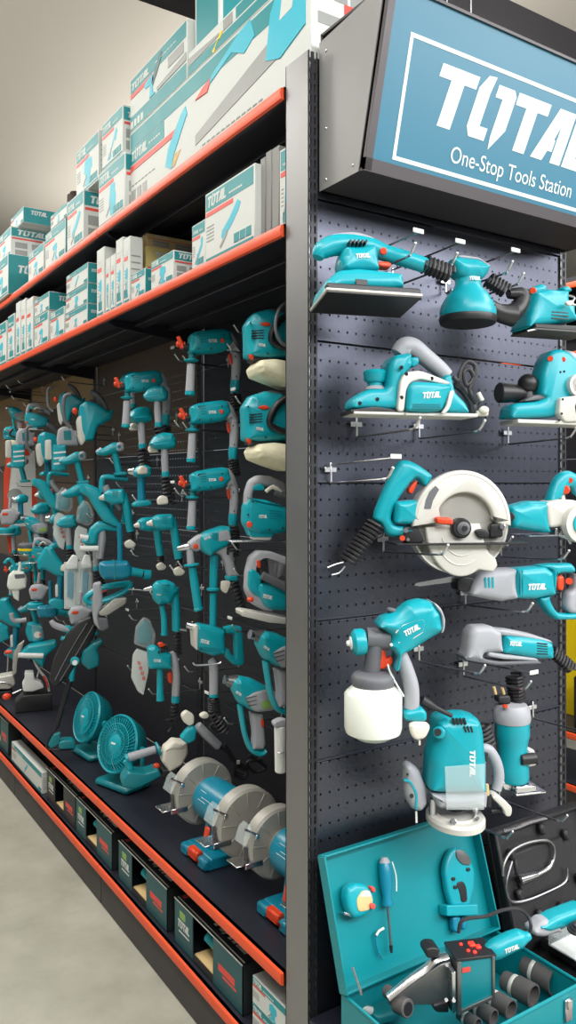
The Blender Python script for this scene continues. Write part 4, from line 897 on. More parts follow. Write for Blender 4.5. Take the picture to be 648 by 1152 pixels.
t.add('clamp', 'steel', t.S([(180, 600), (250, 590), (260, 650), (200, 655)], -.02, .02, .004), M('alu', t.S([(340, 390), (390, 400), (400, 500), (345, 510)], -.02, .01, .006)))
t.add('adjust_knob', 'black', cyl(t.q(300, 465, -.035), t.q(400, 455, -.035), .014, seg=16, bv=.003))
t.add('brush_cap', 'teal_deep', cyl(t.q(343, 252, -.02), t.q(343, 252, -.03), .010, seg=14))
t.add('spring_cord', 'rubber', coil(t.q(285, 105, .01), t.q(270, -60, .01), .020, .0042, 8), M('rubber', t.S([(165, 70), (240, 65), (245, 120), (165, 115)], -.014, .014, .005)))
t.add('plug', 'kraft', cyl(t.q(152, 60), t.q(140, 15), .004), cyl(t.q(202, 60), t.q(192, 20), .004))
t.add('cable', 'rubber', tube(t.Q([(165, 220), (150, 300), (165, 420), (180, 500)], ), .0022, 6, 4))
# ================================================================ steel toolbox with the pipe welding set
BZ = .357; HZ = .475
bx0, bx1, by0, by1 = -.017, .462, -.39, -.118
tb = T('toolbox', 'open teal steel toolbox holding the pipe welding set at the foot of the end display', 'toolbox', loc=((bx0+bx1)/2, -.254, BZ))
hw = (bx1-bx0)/2; hd = (by1-by0)/2; hh = HZ-BZ; th = .003
tb.add('base', 'teal_box', box((0, 0, th/2), (2*hw, 2*hd, th)), box((0, -hd, hh/2), (2*hw, th, hh), .001), box((0, hd, hh/2), (2*hw, th, hh), .001), box((-hw, 0, hh/2), (th, 2*hd, hh), .001), box((hw, 0, hh/2), (th, 2*hd, hh), .001),
       cyl((-hw, -hd, hh), (hw, -hd, hh), .004, seg=8), cyl((-hw, hd, hh), (hw, hd, hh), .004, seg=8), cyl((-hw, -hd, hh), (-hw, hd, hh), .004, seg=8), cyl((hw, -hd, hh), (hw, hd, hh), .004, seg=8))
tb.add('insert', 'teal_deep', box((0, 0, .012), (2*hw-.012, 2*hd-.012, .012)))
tb.add('latch', 'steel', box((hw-.05, -hd-.005, hh-.04), (.024, .006, .05), .002), box((hw-.05, -hd-.009, hh-.025), (.016, .004, .02), .001))
an = math.atan2(.086, .275); lidL = .288
lm = Matrix.Translation((0, hd, hh)) @ Matrix.Rotation(-an, 4, 'X')     # lid local: x, y toward the back, z up along the lid
def LG(g): return xf(g, lm)
lw2 = hw+.004; dp = .030
tb.add('lid', 'teal_box', LG(box((0, .0, lidL/2), (2*lw2, th, lidL))), *[LG(b) for b in (box((0, -dp/2, lidL), (2*lw2, dp, .005), .001), box((0, -dp/2, .003), (2*lw2, dp, .005), .001), box((-lw2, -dp/2, lidL/2), (.005, dp, lidL), .001), box((lw2, -dp/2, lidL/2), (.005, dp, lidL), .001))])
tb.add('hinge', 'steel', *[cyl((x-.02, hd+.004, hh), (x+.02, hd+.004, hh), .004, seg=8) for x in (-.15, .15)])
tb.add('stay', 'steel', cyl((-lw2+.012, hd-.03, hh+.07), (-lw2+.018, hd-.055, hh+.02), .003, seg=6))
lw = Matrix.Translation(tb.loc) @ lm; li = lw.inverted(); lwx = lw.to_3x3()
def lidp(p, e=0):
    """where the ray through a pixel meets the inner lid face: lid coords"""
    r = ray(p); n = lwx @ Vector((0, 1, 0)); o = lw @ Vector((0, -.002-e, 0)); k = (o-CAM).dot(n)/r.dot(n); return li @ (CAM+r*k)
def lidthing(name, label, cat_, c):
    r = bpy.data.objects.new(name, None); COL.objects.link(r); r.matrix_world = lw @ Matrix.Translation((c[0], 0, c[1])); tag(r, label, cat_); return r
cr = lambda x, y: (355+x/4.32, 930+y/4.32)
def lp(pts, c): return [((lambda q: (q.x-c[0], q.z-c[1]))(lidp(cr(*p)))) for p in pts]
# screwdriver
a = lidp(cr(315, 150)); b = lidp(cr(330, 380)); e = lidp(cr(348, 598)); c = ((a.x+b.x)/2, (a.z+b.z)/2)
sd = lidthing('screwdriver', 'teal handled screwdriver clipped upright inside the toolbox lid', 'screwdriver', c)
A = Vector((a.x-c[0], -.018, a.z-c[1])); B = Vector((b.x-c[0], -.018, b.z-c[1])); E_ = Vector((e.x-c[0], -.018, e.z-c[1])); L = (B-A).length
mesh('handle', 'teal_blue', [lathe([(.008, 0), (.0145, .012), (.016, L*.35), (.0145, L*.62), (.010, L*.82), (.014, L*.95), (.013, L)], A, B-A, 18)], sd)
tag(mesh('handle_cap', 'grey_grip', [lathe([(0, -.003), (.008, -.001), (.0135, .008), (.0147, .022)], A, B-A, 16)], sd), 'pale handle cap')
mesh('clip', 'white', [tube([A+Vector((.012, -.012, -.01)), A+Vector((.013, -.016, -L*.4)), A+Vector((.006, -.016, -L*.72))], .0016, 6, 3)], sd)
mesh('shaft', 'steel_dark', [cyl(B, E_, .0028, seg=8)], sd)
mesh('tip', 'black', [cyl(E_-(E_-B).normalized()*.012, E_+(E_-B).normalized()*.004, .0045, .003, 8)], sd)
# tape measure
a = lidp(cr(170, 355)); c = (a.x, a.z); tm = lidthing('tape_measure', 'round teal tape measure with pale yellow face and red button in the lid', 'tape measure', c)
P = lp([(108, 340), (115, 290), (150, 265), (200, 270), (238, 300), (248, 350), (238, 400), (190, 430), (150, 440), (120, 400)], c)
mesh('case', 'teal', [slab(P, -.040, -.004, .012)], tm)
mesh('face', 'kraft', [slab(lp([(150, 345), (180, 300), (215, 300), (232, 350), (215, 395), (160, 405)], c), -.0425, -.038, .002)], tm)
mesh('face_label', 'card', [slab(lp([(165, 330), (185, 302), (212, 302), (222, 330)], c), -.0432, -.042, 0, 1)], tm)
mesh('lock_button', 'red_print', [slab(lp([(208, 365), (225, 358), (238, 372), (232, 390), (214, 390)], c), -.048, -.040, .002), slab(lp([(212, 282), (232, 280), (242, 305), (228, 312)], c), -.045, -.030, .002)], tm)
mesh('tape_end', 'steel', [slab(lp([(105, 408), (135, 415), (138, 430), (108, 420)], c), -.03, -.010, .001, 0)], tm)
# pipe cutter
cr2 = lambda x, y: (480+x/3.857, 930+y/3.857)
def lp2(pts, c): return [((lambda q: (q.x-c[0], q.z-c[1]))(lidp(cr2(*p)))) for p in pts]
a = lidp(cr2(120, 240)); c = (a.x, a.z); pc_ = lidthing('pipe_cutter', 'teal plastic pipe cutter shears strapped upright in the toolbox lid', 'pipe cutter', c)
mesh('jaw', 'teal', [slab(lp2([(50, 200), (55, 150), (75, 105), (98, 85), (130, 100), (165, 140), (182, 190), (178, 270), (165, 310), (160, 340), (80, 340), (62, 280)], c), -.028, -.006, .008)], pc_)
mesh('blade', 'steel_dark', [slab(lp2([(95, 95), (130, 100), (158, 135), (160, 165), (120, 160), (95, 130)], c), -.031, -.024, .002)], pc_)
mesh('hollow', 'black', [slab(lp2([(95, 240), (125, 230), (140, 255), (145, 320), (118, 325), (112, 280)], c), -.0295, -.025, .001)], pc_)
mesh('pivot', 'black', [slab(lp2([(x-8, y-8), (x+8, y-8), (x+8, y+8), (x-8, y+8)], c), -.031, -.024, .001) for x, y in ((148, 182), (84, 222), (92, 258))], pc_)
mesh('handle', 'teal_blue', [slab(lp2([(88, 385), (125, 385), (120, 460), (92, 450)], c), -.024, -.006, .005), slab(lp2([(132, 385), (160, 385), (150, 440), (132, 445)], c), -.022, -.006, .005)], pc_)
mesh('strap', 'teal', [slab(lp2([(50, 335), (185, 330), (185, 378), (52, 382)], c), -.034, -.003, .003, 1)], pc_)
# small pen knife
a = lidp(cr(300, 560)); c = (a.x, a.z); pk = lidthing('scriber', 'thin white tipped scriber hanging below the screwdriver handle in the lid', 'scriber', c)
mesh('clip', 'white', [tube([(x, -.014, z) for x, z in lp([(280, 525), (292, 505), (316, 490)], c)], .003, 8, 4)], pk)
mesh('shaft', 'teal_blue', [tube([(x, -.010, z) for x, z in lp([(282, 522), (286, 570), (300, 620)], c)], .0026, 8, 4)], pk)
mesh('point', 'steel', [tube([(x, -.010, z) for x, z in lp([(296, 605), (312, 645)], c)], [.0026, .0008], 8, 1)], pk)
# welding machine
t = T('pipe_welder', 'grey metal pipe welding machine with red lit panel and teal handle lying in the toolbox', 'welding machine', px=(505, 1095), Y=-.27, phi=-22, crop=(480, 930, 3.857))
t.add('control_box', 'teal_deep', t.S([(115, 560), (125, 770), (268, 670), (262, 520)], -.030, .030, .002, 0) if 0 else slab(t.P([(110, 552), (118, 770), (262, 705), (262, 528)]), -.032, .03, .003, 0))
q0 = t.pt((50, 530)); bx = t.P([(112, 552), (262, 528)]); zc = (bx[0][1]+bx[1][1])/2+.002
t.add('control_panel', 'black', box(((bx[0][0]+bx[1][0])/2, 0, zc+.002), (bx[1][0]-bx[0][0]+.012, .070, .006), .001))
t.add('light', 'ledred', *[box(((bx[0][0]+bx[1][0])/2+dx, dy, zc+.006), (sx, sy_, .004), .001) for dx, dy, sx, sy_ in ((.010, .012, .013, .016), (.020, .0, .010, .012), (-.008, -.010, .006, .006), (-.014, .016, .006, .006), (.004, -.018, .007, .007))])
t.add('faceplate', 'steel_dark', slab(t.P([(104, 548), (122, 545), (124, 772), (108, 772)]), -.036, .034, .001, 0), slab(t.P([(254, 524), (266, 524), (266, 708), (256, 712)]), -.036, .034, .001, 0), slab(t.P([(150, 640), (240, 600), (240, 690), (150, 735)], -.033), -.0335, -.03, .0, 0) if 0 else slab(t.P([(120, 755), (262, 690), (264, 706), (120, 770)]), -.035, .0, .001, 0))
t.add('front_print', 'red_print', slab(t.P([(155, 615), (190, 608), (190, 628), (155, 635)], -.0335), -.0337, -.032, 0, 0), M('dark_print', slab(t.P([(135, 600), (150, 598), (150, 700), (138, 705)], -.0335), -.0336, -.032, 0, 0)))
t.add('mount_rail', 'steel', slab(t.P([(80, 590), (96, 585), (96, 760), (84, 765)]), -.038, .03, .001, 0), *[cyl(t.q(x, y, -.042), t.q(x, y, -.03), .004, seg=10) for x, y in ((85, 752), (118, 755), (88, 600))])
t.crop = (355, 930, 4.32)
t.add('heating_plate', 'steel_dark', slab(t.P([(345, 812), (400, 790), (470, 740), (540, 690), (600, 650), (648, 640), (660, 700), (640, 830), (560, 850), (470, 850), (420, 880), (380, 870), (348, 850)]), -.014, .012, .004, 1))
t.add('plate_edge', 'steel', tube(t.Q([(352, 830, -.012), (400, 790, -.012), (470, 735, -.012), (540, 685, -.012), (580, 645, -.012), (640, 625, -.012)]), .006, 8, 4, sq=2.2))
t.add('heating_socket', 'socket', cyl(t.q(395, 860, -.01), t.q(450, 885, -.04), .019, .019, 20, .002), M('black', cyl(t.q(447, 884, -.0385), t.q(452, 886, -.041), .013)), cyl(t.q(350, 800, .02), t.q(372, 815, .0), .014, .014, 16))
t.add('clamp', 'black', t.S([(530, 600), (560, 582), (605, 590), (600, 630), (540, 640)], -.02, .02, .004), t.S([(560, 860), (640, 840), (648, 900), (580, 900)], -.02, .02, .006))
t.crop = (480, 930, 3.857)
t.add('handle', 'teal', tube(t.Q([(262, 548), (300, 530), (360, 500), (400, 485), (430, 478), (448, 470)]), [.016, .022, .022, .021, .012, .008], 18, 4))
t.logo((340, 552), (405, 526), .26, -.0222)
t.add('cord', 'rubber', tube(t.Q([(138, 460, .01), (148, 415, .01), (180, 398, .01), (260, 388, .01), (330, 362, .01), (400, 358, .01), (440, 390, .01), (452, 430, 0), (446, 468, 0)]), .004, 8, 5))
# heating dies: size steps
for i, (x, y, x2, y2, r, lab) in enumerate(((425, 600, 560, 675, .030, 'largest dark pipe welding die, at the right end of the row in the toolbox'), (335, 665, 465, 735, .0255, 'second largest pipe welding die in the toolbox row'),
                                            (255, 725, 368, 795, .021, 'middle sized pipe welding die in the toolbox row'), (190, 770, 292, 830, .0175, 'second smallest pipe welding die in the toolbox row'), (140, 812, 222, 862, .0145, 'smallest pipe welding die, nearest the front left of the row'))):
    t = T('welding_die', lab, 'welding die', loc=onZ((480+(x+x2)/2/3.857, 930+(y+y2)/2/3.857), .405+r), group='pipe welding dies')
    A = onZ((480+x/3.857, 930+y/3.857), .405+r)-t.loc; B = onZ((480+x2/3.857, 930+y2/3.857), .405+r)-t.loc; d = (B-A).normalized(); L = (B-A).length; m = A+d*L*.36
    t.add('spigot', 'socket', lathe([(r*.80, 0), (r*.86, .003), (r*.90, L*.33)], A, d, 24))
    t.add('collar', 'alu', lathe([(r*.93, L*.30), (r*.95, L*.31), (r*.95, L*.41), (r*.93, L*.42)], A, d, 24))
    t.add('cup', 'socket', lathe([(r*.92, L*.42), (r*1.03, L*.46), (r*1.03, L), (r*.86, L), (r*.80, L*.75), (0, L*.72)], A, d, 28))
    t.add('spacer', 'teal', box((m.x-.012, m.y-.012, m.z-r*.8), (.022, .022, .012), .003))
ob = mesh('die_tray', 'teal_deep', [box((0, 0, 0), (.24, .07, .016), .003)]); ob.location = (.30, -.335, BZ+.027); ob.rotation_euler.z = math.radians(30); tag(ob, 'dark teal tray under the row of welding dies', 'tray')
bpy.data.objects.remove(ob)
t = T('hand_tool', 'short teal handled tool with a white tip in the near left corner of the toolbox', 'hand tool', loc=onZ((432, 1138), .40), phi=-10)
t.add('handle', 'teal_deep', xf(slab([(-.03, -.02), (.03, -.024), (.045, 0), (.03, .02), (-.03, .02), (-.04, 0)], -.012, .012, .006), Matrix.Rotation(math.radians(-75), 4, 'X')))
t.add('tip', 'white', cyl((-.030, .0, .008), (-.055, .01, .018), .009, .006, 12, .002), cyl((-.055, .01, .018), (-.060, .012, .036), .004, .004))
# ================================================================ black case with inspection camera cable
cz0 = BZ; X0, X1 = .490, .79
cs = T('tool_case', 'open black moulded case beside the teal toolbox, its lid leaning on the pegboard', 'case', loc=((X0+X1)/2+.05, -.25, cz0))
w = .20; d = .13
cs.add('base', 'case_black', box((0, 0, .012), (2*w, 2*d, .024), .006), box((0, -d+.008, .04), (2*w, .016, .07), .006), box((0, d-.008, .04), (2*w, .016, .07), .006), box((-w+.008, 0, .04), (.016, 2*d, .07), .006), box((w-.008, 0, .04), (.016, 2*d, .07), .006), box((-.03, 0, .05), (.1, .2, .03), .008))
a2 = math.atan2(.08, .30); m2 = Matrix.Translation((0, d, .075)) @ Matrix.Rotation(-a2, 4, 'X'); LH = .27
lidg = [xf(g, m2) for g in (box((0, -.012, LH/2), (2*w-.03, .024, LH), .008), box((0, -.03, LH-.008), (2*w-.03, .03, .016), .006), box((0, -.03, .008), (2*w-.03, .03, .016), .006), box((-w+.022, -.03, LH/2), (.014, .03, LH), .005), box((w-.022, -.03, LH/2), (.014, .03, LH), .005),
        box((-.02, -.026, LH*.52), (.20, .012, .12), .01), *[box((x, -.034, z), (.022, .02, .03), .006) for x, z in ((-.13, .1), (-.13, .2), (0, .235), (.09, .2), (.02, .03), (.11, .08), (-.07, .035))])]
cs.add('lid', 'case_black', *lidg)
cs.add('hinge', 'black', cyl((-w+.03, d+.002, .075), (w-.03, d+.002, .075), .006))
cw = Matrix.Translation(cs.loc) @ m2; ci = cw.inverted(); c3 = cw.to_3x3()
def cp(x, y, e=.042):
    r = ray((480+x/3.857, 930+y/3.857)); n = c3 @ Vector((0, 1, 0)); o = cw @ Vector((0, -e, 0)); k = (o-CAM).dot(n)/r.dot(n); q = CAM+r*k-cs.loc; return tuple(q)
sc = T('inspection_camera', 'silver tipped flexible inspection cable coiled in the black case lid', 'inspection camera', loc=cs.loc)
sc.add('cable', 'steel_dark', tube([cp(*p) for p in ((330, 215), (335, 160), (370, 105), (440, 70), (520, 60), (552, 90), (548, 150), (520, 185), (470, 212), (440, 220))], .0042, 8, 5))
sc.add('loop', 'rod_dark', tube([cp(*p) for p in ((610, 180), (600, 240), (520, 285), (430, 320), (370, 325), (350, 295), (345, 240), (370, 150))], .0035, 8, 5))
sc.add('bright_sleeve', 'steel', tube([cp(*p) for p in ((545, 148), (528, 180), (480, 208))], .0058, 10, 4))
sc.add('camera_head', 'steel', tube([cp(*p) for p in ((478, 208), (440, 220), (400, 232))], [.008, .011, .013], 14, 3), M('black', cyl(cp(402, 231), cp(396, 233), .010)))
for x in (0,):
    ho = T('tube_probe', 'thin steel probe tube across the top edge of the black case', 'probe', loc=cs.loc)
    ho.add('rod', 'steel', tube([cp(*p) for p in ((330, 20), (390, 5), (450, -20), (520, -40))], .005, 8, 4))
# items on the deck at the right edge
t = T('hand_tool', 'teal and grey hand tool lying on the black case at the right picture edge', 'hand tool', px=(632, 1042), Y=-.30, phi=-10, crop=(480, 930, 3.857))
t.add('body', 'teal', t.S([(480, 430), (560, 385), (680, 340), (700, 380), (600, 430), (520, 455)], -.025, .025, .012))
t.add('grip', 'grey_grip', t.S([(455, 445), (500, 400), (560, 400), (580, 450), (500, 475), (460, 470)], -.022, .022, .012))
t = T('cord_bundle', 'coiled black cord lying on the black case at the right edge', 'cord', px=(641, 1038), Y=-.32, phi=0, crop=(480, 930, 3.857))
t.add('coil', 'rubber', *[tube([(t.q(625, 415)[0]+math.cos(a)*r, math.sin(a)*r*.7-.03, t.q(625, 415)[2]+.004*k) for a in [i*math.pi/8 for i in range(17)]], .004, 6, 2) for k, r in enumerate((.035, .028, .021))])
ob = mesh('clear_tray', 'clear', [box((0, 0, .016), (.12, .09, .032), .006), M('white', box((0, 0, .004), (.11, .08, .006), .002))]); q = onZ((640, 1066), cz0+.075); ob.location = (q.x+.03, q.y-.0, cz0+.066); tag(ob, 'small clear plastic tray on the black case at the right edge', 'tray')
# ================================================================ next aisle goods
q = onX((626, 700), OX+.20); q2 = onX((648, 810), OX+.20)
t = T('yellow_display_board', 'bright yellow printed display board standing in the next aisle', 'board', loc=(OX+.22, .75, ZD))
t.add('board', 'yellow', box((0, 0, .26), (.02, 1.0, .52), .003))
t.add('print', 'dark_print', *[box((-.011, .30-.06*i, .10+.07*(i % 4)), (.002, .05, .018)) for i in range(11)], M('red_print', box((-.011, .1, .3), (.002, .3, .03))))
t = T('battery_case', 'black rectangular battery case in front of the yellow board', 'case', loc=(OX+.10, .78, ZD))
t.add('case', 'black', box((0, 0, .13), (.14, .42, .26), .008))
t.add('stripe', 'white', *[box((-.071, .16-.16*i, z), (.002, .05, .008)) for i in range(3) for z in (.08, .2)])
# ================================================================ tools on the long pegboard wall
XM = .17
def TL(name, label, cat_, px, crop=None, phi=-14, X=XM, group=None): return T(name, label, cat_, px=px, X=X, phi=phi, crop=crop, group=group)
def again(t, p1, p2, label, X=XM, X2=None, rz=0, scale=1, ry=0, group=None):
    """copy thing t so that the feature seen at p1 stands at p2"""
    o1 = onX(p1, X); o2 = onX(p2, X2 if X2 is not None else X)
    return clone(t.o, label, t.loc+(o2-o1), t.o.rotation_euler.z+math.radians(rz), scale, group, ry=math.radians(ry))
H = lambda lab, *p: hook(lab, p, 'left')
# --- rotary hammer
G_ = 'rotary hammers'
rh = t = TL('rotary_hammer', 'lowest of three teal rotary hammers with grey side handle, beside the jigsaw', 'hammer drill', (240, 550), (190, 470, 4.765))
t.add('body', 'teal', t.S([(118, 305), (150, 286), (240, 270), (292, 264), (320, 275), (335, 330), (300, 372), (240, 386), (150, 396), (118, 392)], -.033, .033, .018))
t.add('rear_cover', 'grey_grip', slab(t.P([(290, 268), (320, 272), (345, 310), (362, 380), (330, 360), (312, 370), (290, 340)]), -.026, .026, .012))
t.add('handle', 'grey_grip', tube(t.Q([(325, 310), (345, 370), (350, 440), (345, 525)]), [.016, .0165, .016, .014], 14, 5, sq=1.2))
t.add('handle_end', 'teal', tube(t.Q([(346, 515), (343, 545), (342, 580)]), [.0155, .016, .013], 14, 3, sq=1.2))
t.add('selector_ring', 'orange', cyl(t.q(118, 362), t.q(152, 358), .016, .017, 18, .003))
t.add('chuck', 'orange', lathe([(.006, 0), (.0095, .004), (.0095, .012), (.006, .016), (.006, .022), (.011, .026)], t.q(52, 350), (1, 0, -.05), 14), cyl(t.q(62, 312), t.q(85, 370), .007, .009, 12, .002))
t.add('collar', 'black', cyl(t.q(85, 366), t.q(120, 362), .012))
t.add('button', 'orange', cyl(t.q(280, 328, -.035), t.q(280, 328, -.02), .008, bv=.002))
t.add('vent', 'teal_deep', *[slab(t.P([(160+i*4, 300+i*14), (200, 296+i*14), (200, 301+i*14), (160+i*4, 305+i*14)], -.0335), -.0338, -.03, 0, 0) for i in range(4)])
t.logo((212, 342), (258, 338), .32, -.0336)
t.add('side_handle', 'grey_grip', tube(t.Q([(126, 445), (124, 500), (120, 580)]), [.0125, .0135, .0145], 14, 3), M('teal', cyl(t.q(120, 578), t.q(119, 600), .0155, bv=.002)), M('teal', lathe([(.012, 0), (.023, .004), (.024, .007), (.012, .011)], t.q(126, 436), (0, 0, 1), 20)), M('teal_deep', cyl(t.q(128, 430), t.q(130, 385), .010)))
t.add('spring_cord', 'rubber', coil(t.q(342, 578), t.q(352, 665), .016, .0042, 6))
t.add('screw', 'black', *[cyl(t.q(x, y, -.0345), t.q(x, y, -.03), .0028, seg=8) for x, y in ((165, 375), (225, 372), (285, 300), (160, 305), (310, 365))], *[cyl(t.q(x, y, -.021), t.q(x, y, -.015), .0025, seg=8) for x, y in ((345, 400), (350, 500))])
t.add('trigger', 'orange', slab(t.P([(308, 385), (322, 380), (330, 430), (318, 440)]), -.010, .010, .003))
r2 = again(rh, (219, 546), (219, 474), 'middle one of three teal rotary hammers with grey side handle')
r3 = again(rh, (219, 546), (219.5, 399), 'topmost rotary hammer, in the shade right under the shelf', scale=1.08)
for i, y in enumerate((400, 472, 545)):
    H(['steel peg hook under the shaded topmost rotary hammer', 'steel peg hook under the middle rotary hammer', 'steel peg hook under the lowest rotary hammer'][i], 268, y+10)
    H(['second steel peg hook behind the shaded topmost rotary hammer', 'second steel peg hook behind the middle rotary hammer', 'second steel peg hook behind the lowest rotary hammer'][i], 258, y+8)
# --- impact drill
t = TL('impact_drill', 'teal impact drill with grey pistol grip and teal side handle, centre of the wall', 'drill', (245, 615), (190, 580, 4.765))
t.add('body', 'teal', t.S([(165, 110), (200, 85), (290, 55), (330, 60), (335, 110), (320, 160), (250, 195), (225, 220), (180, 195), (165, 150)], -.032, .032, .016))
t.add('grip', 'grey_grip', slab(t.P([(250, 150), (330, 125), (352, 180), (345, 240), (366, 325), (312, 330), (300, 270), (280, 215), (245, 195)]), -.019, .019, .012))
t.add('rear_panel', 'grey_grip', slab(t.P([(260, 90), (320, 75), (335, 130), (262, 140)], -.03), -.0335, -.02, .002))
t.add('nose', 'grey_grip', slab(t.P([(95, 150), (150, 105), (180, 95), (185, 120), (165, 140), (170, 180), (140, 195), (110, 175)]), -.022, .022, .010), M('orange', slab(t.P([(130, 155), (155, 150), (158, 178), (132, 180)], -.024), -.026, -.01, .002)))
t.add('chuck', 'steel', cyl(t.q(45, 180), t.q(110, 165), .007, .014, 14, .002))
t.add('grip_end', 'teal', t.S([(310, 325), (368, 320), (370, 350), (312, 352)], -.020, .020, .004))
t.add('side_handle', 'teal', tube(t.Q([(125, 275), (140, 380), (158, 500)]), [.013, .0145, .014], 14, 3), lathe([(.013, 0), (.026, .003), (.026, .007), (.012, .010)], t.q(122, 272), (-.1, 0, 1), 20), cyl(t.q(156, 492), t.q(160, 508), .0155, bv=.002), M('grey_grip', cyl(t.q(118, 262), t.q(112, 180), .012)))
t.add('vent', 'teal_deep', *[slab(t.P([(235+i*9, 95), (240+i*9, 93), (240+i*9, 130), (235+i*9, 132)], -.033), -.0335, -.03, 0, 0) for i in range(4)])
t.logo((190, 135), (228, 118), .3, -.0326)
t.add('spring_cord', 'rubber', coil(t.q(345, 70, .01), t.q(340, 215, -.03), .018, .0042, 8), coil(t.q(345, 355), t.q(385, 500), .015, .004, 7))
t.add('plug', 'plug', slab(t.P([(280, 350), (325, 348), (328, 370), (305, 420), (278, 400)], -.02), -.03, -.01, .003))
H('steel peg hook beneath the impact drill', 262, 632); H('second steel peg hook beneath the impact drill', 252, 636)
# --- demolition drill with D handle
t = TL('mixing_drill', 'stout teal drill with an open loop handle and an upright teal side handle', 'drill', (243, 725), (190, 690, 4.765))
t.add('body', 'teal', t.S([(140, 75), (160, 58), (260, 75), (300, 90), (300, 215), (240, 228), (165, 205), (145, 180)], -.036, .036, .016))
t.add('loop_handle', 'teal', slab(t.P([(290, 75), (330, 62), (385, 70), (392, 110), (402, 260), (385, 278), (340, 272), (300, 235), (290, 190), (315, 185), (330, 215), (350, 235), (345, 110), (300, 105)]), -.017, .017, .008, 1))
t.add('nose_plate', 'alu', t.S([(133, 70), (150, 58), (158, 70), (155, 200), (140, 190)], -.037, .037, .004))
t.add('chuck', 'steel', cyl(t.q(95, 62), t.q(135, 70), .010, .014, 14, .002), cyl(t.q(60, 85), t.q(95, 92), .004))
t.add('side_handle', 'teal', tube(t.Q([(235, 80), (237, 20), (238, -110)]), [.011, .012, .012], 14, 2), M('teal', lathe([(.012, 0), (.022, .004), (.022, .009), (.013, .014)], t.q(237, -118), (0, 0, 1), 20)), M('teal', tube(t.Q([(238, -125), (240, -200), (242, -310)]), [.013, .014, .014], 14, 2)))
t.add('grip', 'grey_grip', tube(t.Q([(225, 250), (240, 290), (240, 430)]), [.012, .0155, .015], 14, 3), M('teal', cyl(t.q(240, 428), t.q(240, 450), .0155, bv=.002)))
t.add('bracket', 'wire', tube(t.Q([(130, 265, -.04), (150, 278, -.04), (250, 272, -.04), (280, 262, -.04)]), .003, 6, 3))
t.add('ribs', 'teal_deep', *[slab(t.P([(165, 180+i*8), (285, 190+i*8), (285, 193+i*8), (165, 183+i*8)], -.0365), -.0368, -.03, 0, 0) for i in range(3)])
t.logo((165, 155), (218, 168), .34, -.0365)
t.add('spring_cord', 'rubber', coil(t.q(238, 455), t.q(240, 530), .017, .0042, 6), coil(t.q(240, 530), t.q(300, 640), .018, .004, 6))
H('steel peg hook under the stout mixing drill', 270, 745); H('steel peg hook left of the heat gun nozzle', 300, 780)
# --- heat guns
hg = t = TL('heat_gun', 'teal heat gun with grey control end and yellowish label, above the bench grinders', 'heat gun', (283, 790), (190, 690, 4.765), X=.15)
t.add('body', 'teal', t.S([(340, 360), (375, 338), (440, 350), (520, 390), (500, 440), (440, 520), (370, 480), (335, 410)], -.034, .034, .024))
t.add('nozzle', 'steel_dark', lathe([(.012, 0), (.013, .002), (.014, .012), (.021, .034)], t.q(302, 355), (1, 0, -.28), 18), M('steel', lathe([(.009, -.004), (.0135, -.004), (.0135, .010)], t.q(302, 355), (1, 0, -.28), 18)))
t.add('control_end', 'grey_grip', t.S([(400, 450), (440, 420), (520, 395), (575, 425), (580, 490), (560, 520), (470, 530), (440, 515)], -.038, .038, .012), *[M('grey_dark', slab(t.P([(410+i*9, 455+i*20), (470, 440+i*22), (472, 445+i*22), (412+i*9, 461+i*20)], -.0385), -.0388, -.03, 0, 0)) for i in range(3)])
t.add('label_panel', 'green_print', slab(t.P([(495, 478), (560, 455), (575, 468), (575, 500), (500, 512)], -.0395), -.0405, -.03, .001, 0))
t.add('grip', 'grey_grip', slab(t.P([(430, 525), (500, 530), (508, 620), (515, 700), (500, 725), (440, 725), (445, 640)]), -.018, .018, .012), M('orange', slab(t.P([(480, 560), (502, 560), (502, 605), (484, 605)]), -.0185, .0185, .003)))
t.add('guard_loop', 'teal', tube(t.Q([(380, 490), (392, 570), (410, 660), (440, 725), (490, 750), (520, 735)]), [.009, .0085, .008, .009, .010, .009], 10, 4, sq=1.6))
t.logo((355, 425), (388, 445), .3, -.0345)
h2 = again(hg, (252, 764), (277, 716), 'second teal heat gun half hidden by the corner post, above the first', X=.15)
h2.rotation_euler.z = math.radians(-4)
H('steel peg hook under the first heat gun', 318, 800); H('steel peg hook beside the half hidden heat gun', 318, 760)
# caulk gun tube
t = TL('caulking_tube', 'pale grey upright tube tool hanging against the corner post', 'tube', (316, 835), (190, 690, 4.765), X=.12)
t.add('tube', 'white', cyl(t.q(598, 600), t.q(600, 850), .018, .017, 20, .003), M('grey_grip', slab(t.P([(555, 580), (600, 560), (640, 570), (640, 610), (560, 608)]), -.016, .016, .004)))
t.add('clip', 'steel', tube(t.Q([(580, 745, -.02), (600, 750, -.024), (620, 742, -.02)]), .002, 6, 3))
# --- polishers with wool bonnet
po = t = TL('car_polisher', 'teal car polisher with cream wool bonnet, lower of the two beside the post', 'polisher', (300, 480), (190, 340, 4.765), X=.13)
t.add('body', 'teal', t.S([(405, 700), (400, 560), (440, 500), (520, 475), (600, 490), (660, 560), (700, 720), (640, 745), (480, 760), (410, 740)], -.05, .05, .03))
t.add('top_cover', 'grey_dark', slab(t.P([(425, 545), (460, 495), (530, 476), (590, 488), (620, 520), (540, 530), (480, 520)]), -.035, .035, .012))
t.add('loop_handle', 'black', tube(t.Q([(650, 500, -.06), (590, 540, -.06), (550, 600, -.06), (540, 650, -.06), (580, 680, -.06), (640, 700, -.06)]), [.009, .010, .010, .009, .009, .010], 10, 4))
t.add('wool_bonnet', 'wool', slab(t.P([(425, 800), (450, 765), (540, 755), (660, 770), (720, 840), (680, 905), (600, 905), (500, 870), (440, 845)], 0), -.075, .075, .035))
